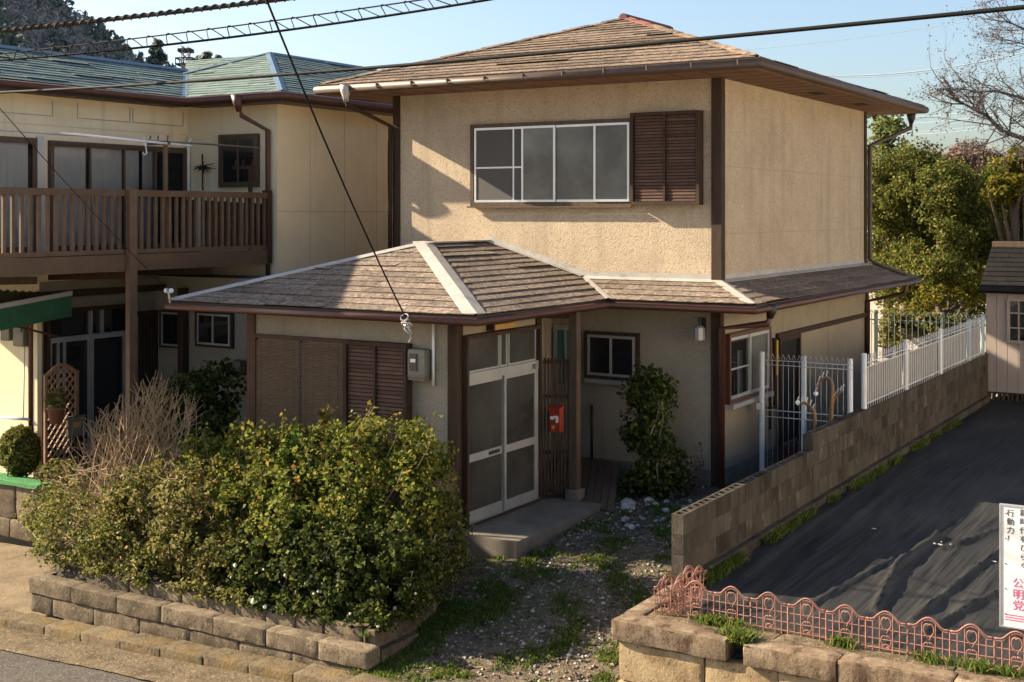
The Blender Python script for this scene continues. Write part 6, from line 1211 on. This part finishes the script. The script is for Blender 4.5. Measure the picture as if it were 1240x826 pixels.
# ================================================================== FAR HILL, MAST, CABLES
hp = [(-900, 60), (-500, 95), (-300, 86), (-100, 62), (0, 50), (70, 41), (120, 36.5), (160, 31.5), (200, 28), (240, 26), (280, 25), (330, 22), (420, 16), (600, 4), (900, -2), (1500, -2)]
def hillz(s, q):
    """s: pixel-like bearing value, q: depth 0..1 through the hill"""
    h_ = float(np.interp(s, [a for a, _ in hp], [b_ for _, b_ in hp])); return -1 + h_*math.sin(math.pi*min(max(q, 0), 1))**0.8 + 2.0*noise.noise(Vector((s*.01, q*3, 0)))
ss = np.linspace(-900, 900, 70); qs = np.linspace(0, 1, 24); mb = MB(); D0, D1 = 150, 420
def hp_(s, q): D = D0 + (D1-D0)*q; p = pD(s, 258, D); return np.array([p[0], p[1], hillz(s, q)])
mb.v = [tuple(hp_(s, q)) for q in qs for s in ss]; n = len(ss); mb.f = [(j*n+i, j*n+i+1, (j+1)*n+i+1, (j+1)*n+i) for j in range(len(qs)-1) for i in range(n-1)]
struct(mb.build('hill', M['hill'], smooth=True))
r_ = np.random.default_rng(9); A = []; NA = []; Bp = []; NB_ = []; ST = MB()
for k in range(3800):
    s = r_.uniform(-140, 360); q = r_.uniform(.05, .62); p = hp_(s, q); h_ = r_.uniform(4, 8)
    pine = noise.noise(Vector((s*.02, q*6, 3))) > .12 or r_.random() < .12; m_ = 70
    if pine:
        z = r_.random(m_)**.8; rr = (1-z)*h_*.26 + .25; a = r_.uniform(0, 6.28, m_); Bp.append(np.stack([p[0] + rr*np.cos(a), p[1] + rr*np.sin(a), p[2] + z*h_*1.15], 1)); NB_.append(np.stack([np.cos(a), np.sin(a), np.full(m_, .4)], 1))
    else:
        d = nrm(r_.normal(0, 1, (m_, 3))); A.append(p + np.array([0, 0, h_*.62]) + d*np.array([h_*.33, h_*.33, h_*.42])*r_.uniform(.4, 1, (m_, 1))); NA.append(d)
        for e in d[:3]: ST.tube([p, p + np.array([0, 0, h_*.4]), p + np.array([0, 0, h_*.62]) + e*h_*.42], [.14, .1, .03], 3, cap=False)
wd = thing('hillside_wood', 'mixed bare and evergreen wood covering the far hill', 'forest', tuple(hp_(50, .2))); wd['kind'] = 'stuff'
stuff(leaves('bare_crowns', np.concatenate(A), np.concatenate(NA), 1.0, L['wood_far'], wd, r_, .14)); stuff(leaves('pine_crowns', np.concatenate(Bp), np.concatenate(NB_), 1.0, L['wood_pine'], wd, r_, .3)); stuff(ST.build('bare_trunks', M['bark_pale'], wd))
# pines on the hill shoulder
def hpine(px_, pyt, pyb, D, w, label):
    b_ = pD(px_, pyb, D); t_ = pD(px_, pyt, D); t = thing('pine_tree', label, 'tree', (b_[0], b_[1], b_[2] - 6)); r = np.random.default_rng(px_); m_ = 420; k = D/FPX; H_ = t_[2]-b_[2]
    z = r.random(m_); a = r.uniform(0, 6.28, m_); rr = w*k*np.sqrt(r.random(m_))*(1.05 - z*.75)*(1 + .35*np.sin(z*14 + a)); P = np.stack([b_[0] + rr*np.cos(a), b_[1] + rr*np.sin(a), b_[2] + z*H_], 1)
    stuff(leaves('crown', P, nrm(np.stack([np.cos(a), np.sin(a), np.full(m_, .5)], 1)), .9, L['wood_pine'], t, r, .4)); mb = MB(); mb.tube([(b_[0], b_[1], b_[2]-6), (t_[0], t_[1], t_[2]-.5)], [.3, .06], 6); mb.build('trunk', M['bark'], t)
hpine(190, 49, 86, 205, 14, 'tall dark pine on the hill shoulder next to the mast'); hpine(250, 64, 84, 200, 11, 'dark pine on the ridge just past the mast'); hpine(264, 69, 84, 203, 8, 'low dark pine at the end of the ridge'); hpine(240, 70, 86, 204, 8, 'small dark pine close behind the mast')
# mast
D = 196; k = D/FPX; c = pD(225, 84, D); tw = thing('antenna_mast', 'lattice mast with railed platform on the hill shoulder', 'mast', (c[0], c[1], c[2] - 8)); R_ = np.array([_R[0], _R[1], 0]); F_ = _F
mb = MB()
for sx in (-1, 1):
    for sy in (-1, 1): mb.tube([c + R_*sx*.75 + F_*sy*.75 + np.array([0, 0, -8]), c + R_*sx*.45 + F_*sy*.45 + np.array([0, 0, 3.4])], .09, 5)
for z in np.arange(-6, 3, 1.2):
    for sy in (-1, 1): mb.tube([c + R_*-.6 + F_*sy*.6 + np.array([0, 0, z]), c + R_*.6 + F_*sy*.6 + np.array([0, 0, z+1.2])], .05, 4); mb.tube([c + R_*.6 + F_*sy*.6 + np.array([0, 0, z]), c + R_*-.6 + F_*sy*.6 + np.array([0, 0, z+1.2])], .05, 4)
mb.build('lattice', M['alu_grey'], tw)
for z, w in ((1.6, 1.25), (3.0, 0.95)):
    mb = MB(); mb.tube([c + R_*a*w + F_*b_*w + np.array([0, 0, z]) for a, b_ in ((-1, -1), (1, -1), (1, 1), (-1, 1), (-1, -1))], .10, 5); mb.tube([c + R_*a*w + F_*b_*w + np.array([0, 0, z-.9 if z < 2 else z-.3]) for a, b_ in ((-1, -1), (1, -1), (1, 1), (-1, 1), (-1, -1))], .12, 5)
    for a, b_ in ((-1, -1), (1, -1), (1, 1), (-1, 1), (0, -1)): mb.tube([c + R_*a*w + F_*b_*w + np.array([0, 0, z]), c + R_*a*w + F_*b_*w + np.array([0, 0, z-.9 if z < 2 else z - .3])], .08, 5)
    mb.build('platform', M['black'], tw)
# cables
def cable(name, label, pa, Da, pb, Db, r, sag, m, n=40, group='overhead cables'):
    A = pD(*pa, Da); B = pD(*pb, Db); pts = [A + (B-A)*t + np.array([0, 0, -4*sag*t*(1-t)]) for t in np.linspace(0, 1, n)]; mb = MB(); mb.tube(pts, r, 7); return tag(mb.build(name, m, None, smooth=True), label, 'cable', group), pts
cable('power_cable', 'thick black cable crossing in front of both roofs', (-160, 118), 17, (1420, -10), 7.2, .0155, .10, M['cable'])
# twisted lashed cable
_, P = cable('lashed_cable', 'thick weathered twisted cable crossing over the neighbour roof', (-120, 49), 14, (520, -24), 12, .022, .03, M['cable_light'])
o = _; A = P[0]; B = P[-1]; mb = MB(); pts = []
for i, t in enumerate(np.linspace(0, 1, 900)): c = A + (B-A)*t + np.array([0, 0, -4*.03*t*(1-t)]); a = t*900*.42; pts.append(c + np.array([0, 0, 1])*.024*math.cos(a) + R_*.01*math.sin(a) + _F*.024*math.sin(a))
mb.tube(pts, .010, 4, cap=False); mb.build('lashing_wire', M['cable_light'], o)
_, P1 = cable('messenger_wire', 'upper support wire of the spiral-hung cable pair', (-100, 75), 15, (640, -20), 12, .008, .05, M['cable_light'])
_, P2 = cable('hung_cable', 'lower dark cable hanging in spiral wire loops', (-100, 79), 15, (660, -12), 12, .013, .10, M['cable'])
mb = MB(); pts = []; n = 1000
for t in np.linspace(0, 1, n):
    i = t*(len(P1)-1); j = min(int(i), len(P1)-2); f = i-j; a = np.array(P1[j])*(1-f) + np.array(P1[j+1])*f; b_ = np.array(P2[j])*(1-f) + np.array(P2[j+1])*f; c = (a+b_)/2; w = np.linalg.norm(a-b_)/2 + .012; ph = t*2*math.pi*30
    pts.append(c + (a-b_)/np.linalg.norm(a-b_)*w*math.cos(ph) + _F*.03*math.sin(ph))
mb.tube(pts, .0055, 4, cap=False); mb.build('spiral_hanger', M['cable_light'], _)
# service drops
sp = pY(491, 384, 12.0); A = pD(295, -70, 9.5); pts = [A + (sp-A)*t + np.array([0, 0, -4*.10*t*(1-t)]) for t in np.linspace(0, 1, 24)]; mb = MB(); mb.tube(pts, .009, 6); tag(mb.build('service_drop', M['cable'], None, smooth=True), 'black service cable dropping to the porch gutter', 'cable', 'overhead cables')
t = thing('service_coil', 'loose coil of pale wires where the service cable meets the porch eave', 'wire coil', tuple(sp)); r_ = np.random.default_rng(2)
for k in range(6):
    mb = MB(); c = sp + np.array([0.01*k, -.02, -.03*k]); mb.tube([c + np.array([.05*math.cos(a), .03*math.sin(a), .035*math.sin(a + k)]) for a in np.linspace(0, 6.3, 12)], .006, 5); mb.build('wire_loop', M['alu_grey'], t)
mb = MB(); mb.tube([sp, sp + np.array([.05, .0, -.12]), sp + np.array([.04, .05, -.25]), sp + np.array([-.04, .12, -.3])], .008, 5); mb.tube([sp + np.array([0, 0, -.02]), sp + np.array([.1, 0, -.09])], .007, 5); mb.build('wire_tail', M['alu'], t)
ap = pY(204, 352, 12.02); A = pD(-60, 62, 11); pts = [A + (ap-A)*t + np.array([0, 0, -4*.05*t*(1-t)]) for t in np.linspace(0, 1, 20)]; mb = MB(); mb.tube(pts, .0045, 5); tag(mb.build('thin_drop_wire', M['cable'], None, smooth=True), 'thin wire running down to the insulators at the porch roof corner', 'cable', 'overhead cables')
t = thing('insulators', 'pale insulators and bracket on the porch roof corner', 'insulator', tuple(ap)); 
for dx in (-.04, .05): mb = MB(); c = ap + np.array([dx, 0, 0]); mb.tube([c + np.array([0, 0, -.03]), c, c + np.array([0, 0, .03])], [.02, .035, .02], 8); mb.build('insulator_knob', M['white'], t, smooth=True)
mb = MB(); mb.tube([ap + np.array([0, 0, -.02]), ap + np.array([0.02, .02, -.2])], .014, 6); mb.bar(ap + np.array([-.06, 0, -.02]), ap + np.array([.08, 0, -.02]), .015); mb.build('bracket', M['alu_grey'], t)
# thin distant lines at the right
for (pa, pb, D, r, lab, sg) in (((880, 62), (1330, -5), 60, .012, 'faint distant wire high above the house corner', .3), ((960, 90), (1330, 38), 45, .022, 'distant pale cable above the house corner', .5), ((960, 92), (1330, 41), 45, .012, 'thin wire running just below the distant pale cable', .5), ((1080, 143), (1330, 98), 70, .016, 'upper one of the distant wires above the trees', .4), ((1080, 150), (1330, 108), 70, .016, 'second of the distant wires above the trees', .4), ((1075, 160), (1330, 122), 70, .012, 'third of the distant wires above the trees', .4), ((1075, 163), (1330, 126), 70, .014, 'lowest of the distant wires above the trees', .4)):
    cable('distant_wire', lab, pa, D, pb, D*.9, r, sg, M['fence_blue'], group='distant overhead wires')
# ================================================================== ADDED BOUNCE HOUSE (made up, beyond the right edge of the view; its sunlit wall throws the warm light onto the right-hand walls)
RX0, RX1, RY0, RY1, RZ = 5.4, 12.5, 5.5, 26.5, 6.6
ph = thing('bounce_house', 'unseen pale house added to bounce sunlight onto the right-hand walls', 'house', ((RX0+RX1)/2, (RY0+RY1)/2, -0.1))
mb = MB(); mb.box(RX0, RX1, RY0, RY1, -1.1, RZ); mb.build('wall', M['bounce_wall'], ph)
mb = MB(); cxr = (RX0+RX1)/2; mb.prism([(RX0-.5, RY0-.5, RZ), (RX1+.5, RY0-.5, RZ), (cxr, RY0-.5, RZ+1.6)], (0, RY1-RY0+1.0, 0)); fixnormals(mb.build('roof', M['slate_dark'], ph))
for z0 in (1.0, 4.0):
    for k in range(5):
        y = RY0 + 1.6 + k*3.7; mb = MB(); a = RX0 - 0.06
        for (ya, yb, za, zb) in ((y, y+.06, z0, z0+1.2), (y+1.54, y+1.6, z0, z0+1.2), (y+.06, y+1.54, z0, z0+.06), (y+.06, y+1.54, z0+1.14, z0+1.2), (y+.77, y+.83, z0+.06, z0+1.14)): mb.box(a, RX0+.01, ya, yb, za, zb)
        w = mb.build('window', M['alu'], ph)
        for (ya, yb) in ((y+.06, y+.77), (y+.83, y+1.54)): mb = MB(); mb.box(RX0-.03, RX0-.02, ya, yb, z0+.06, z0+1.14); mb.build('pane', M['glass'], w)
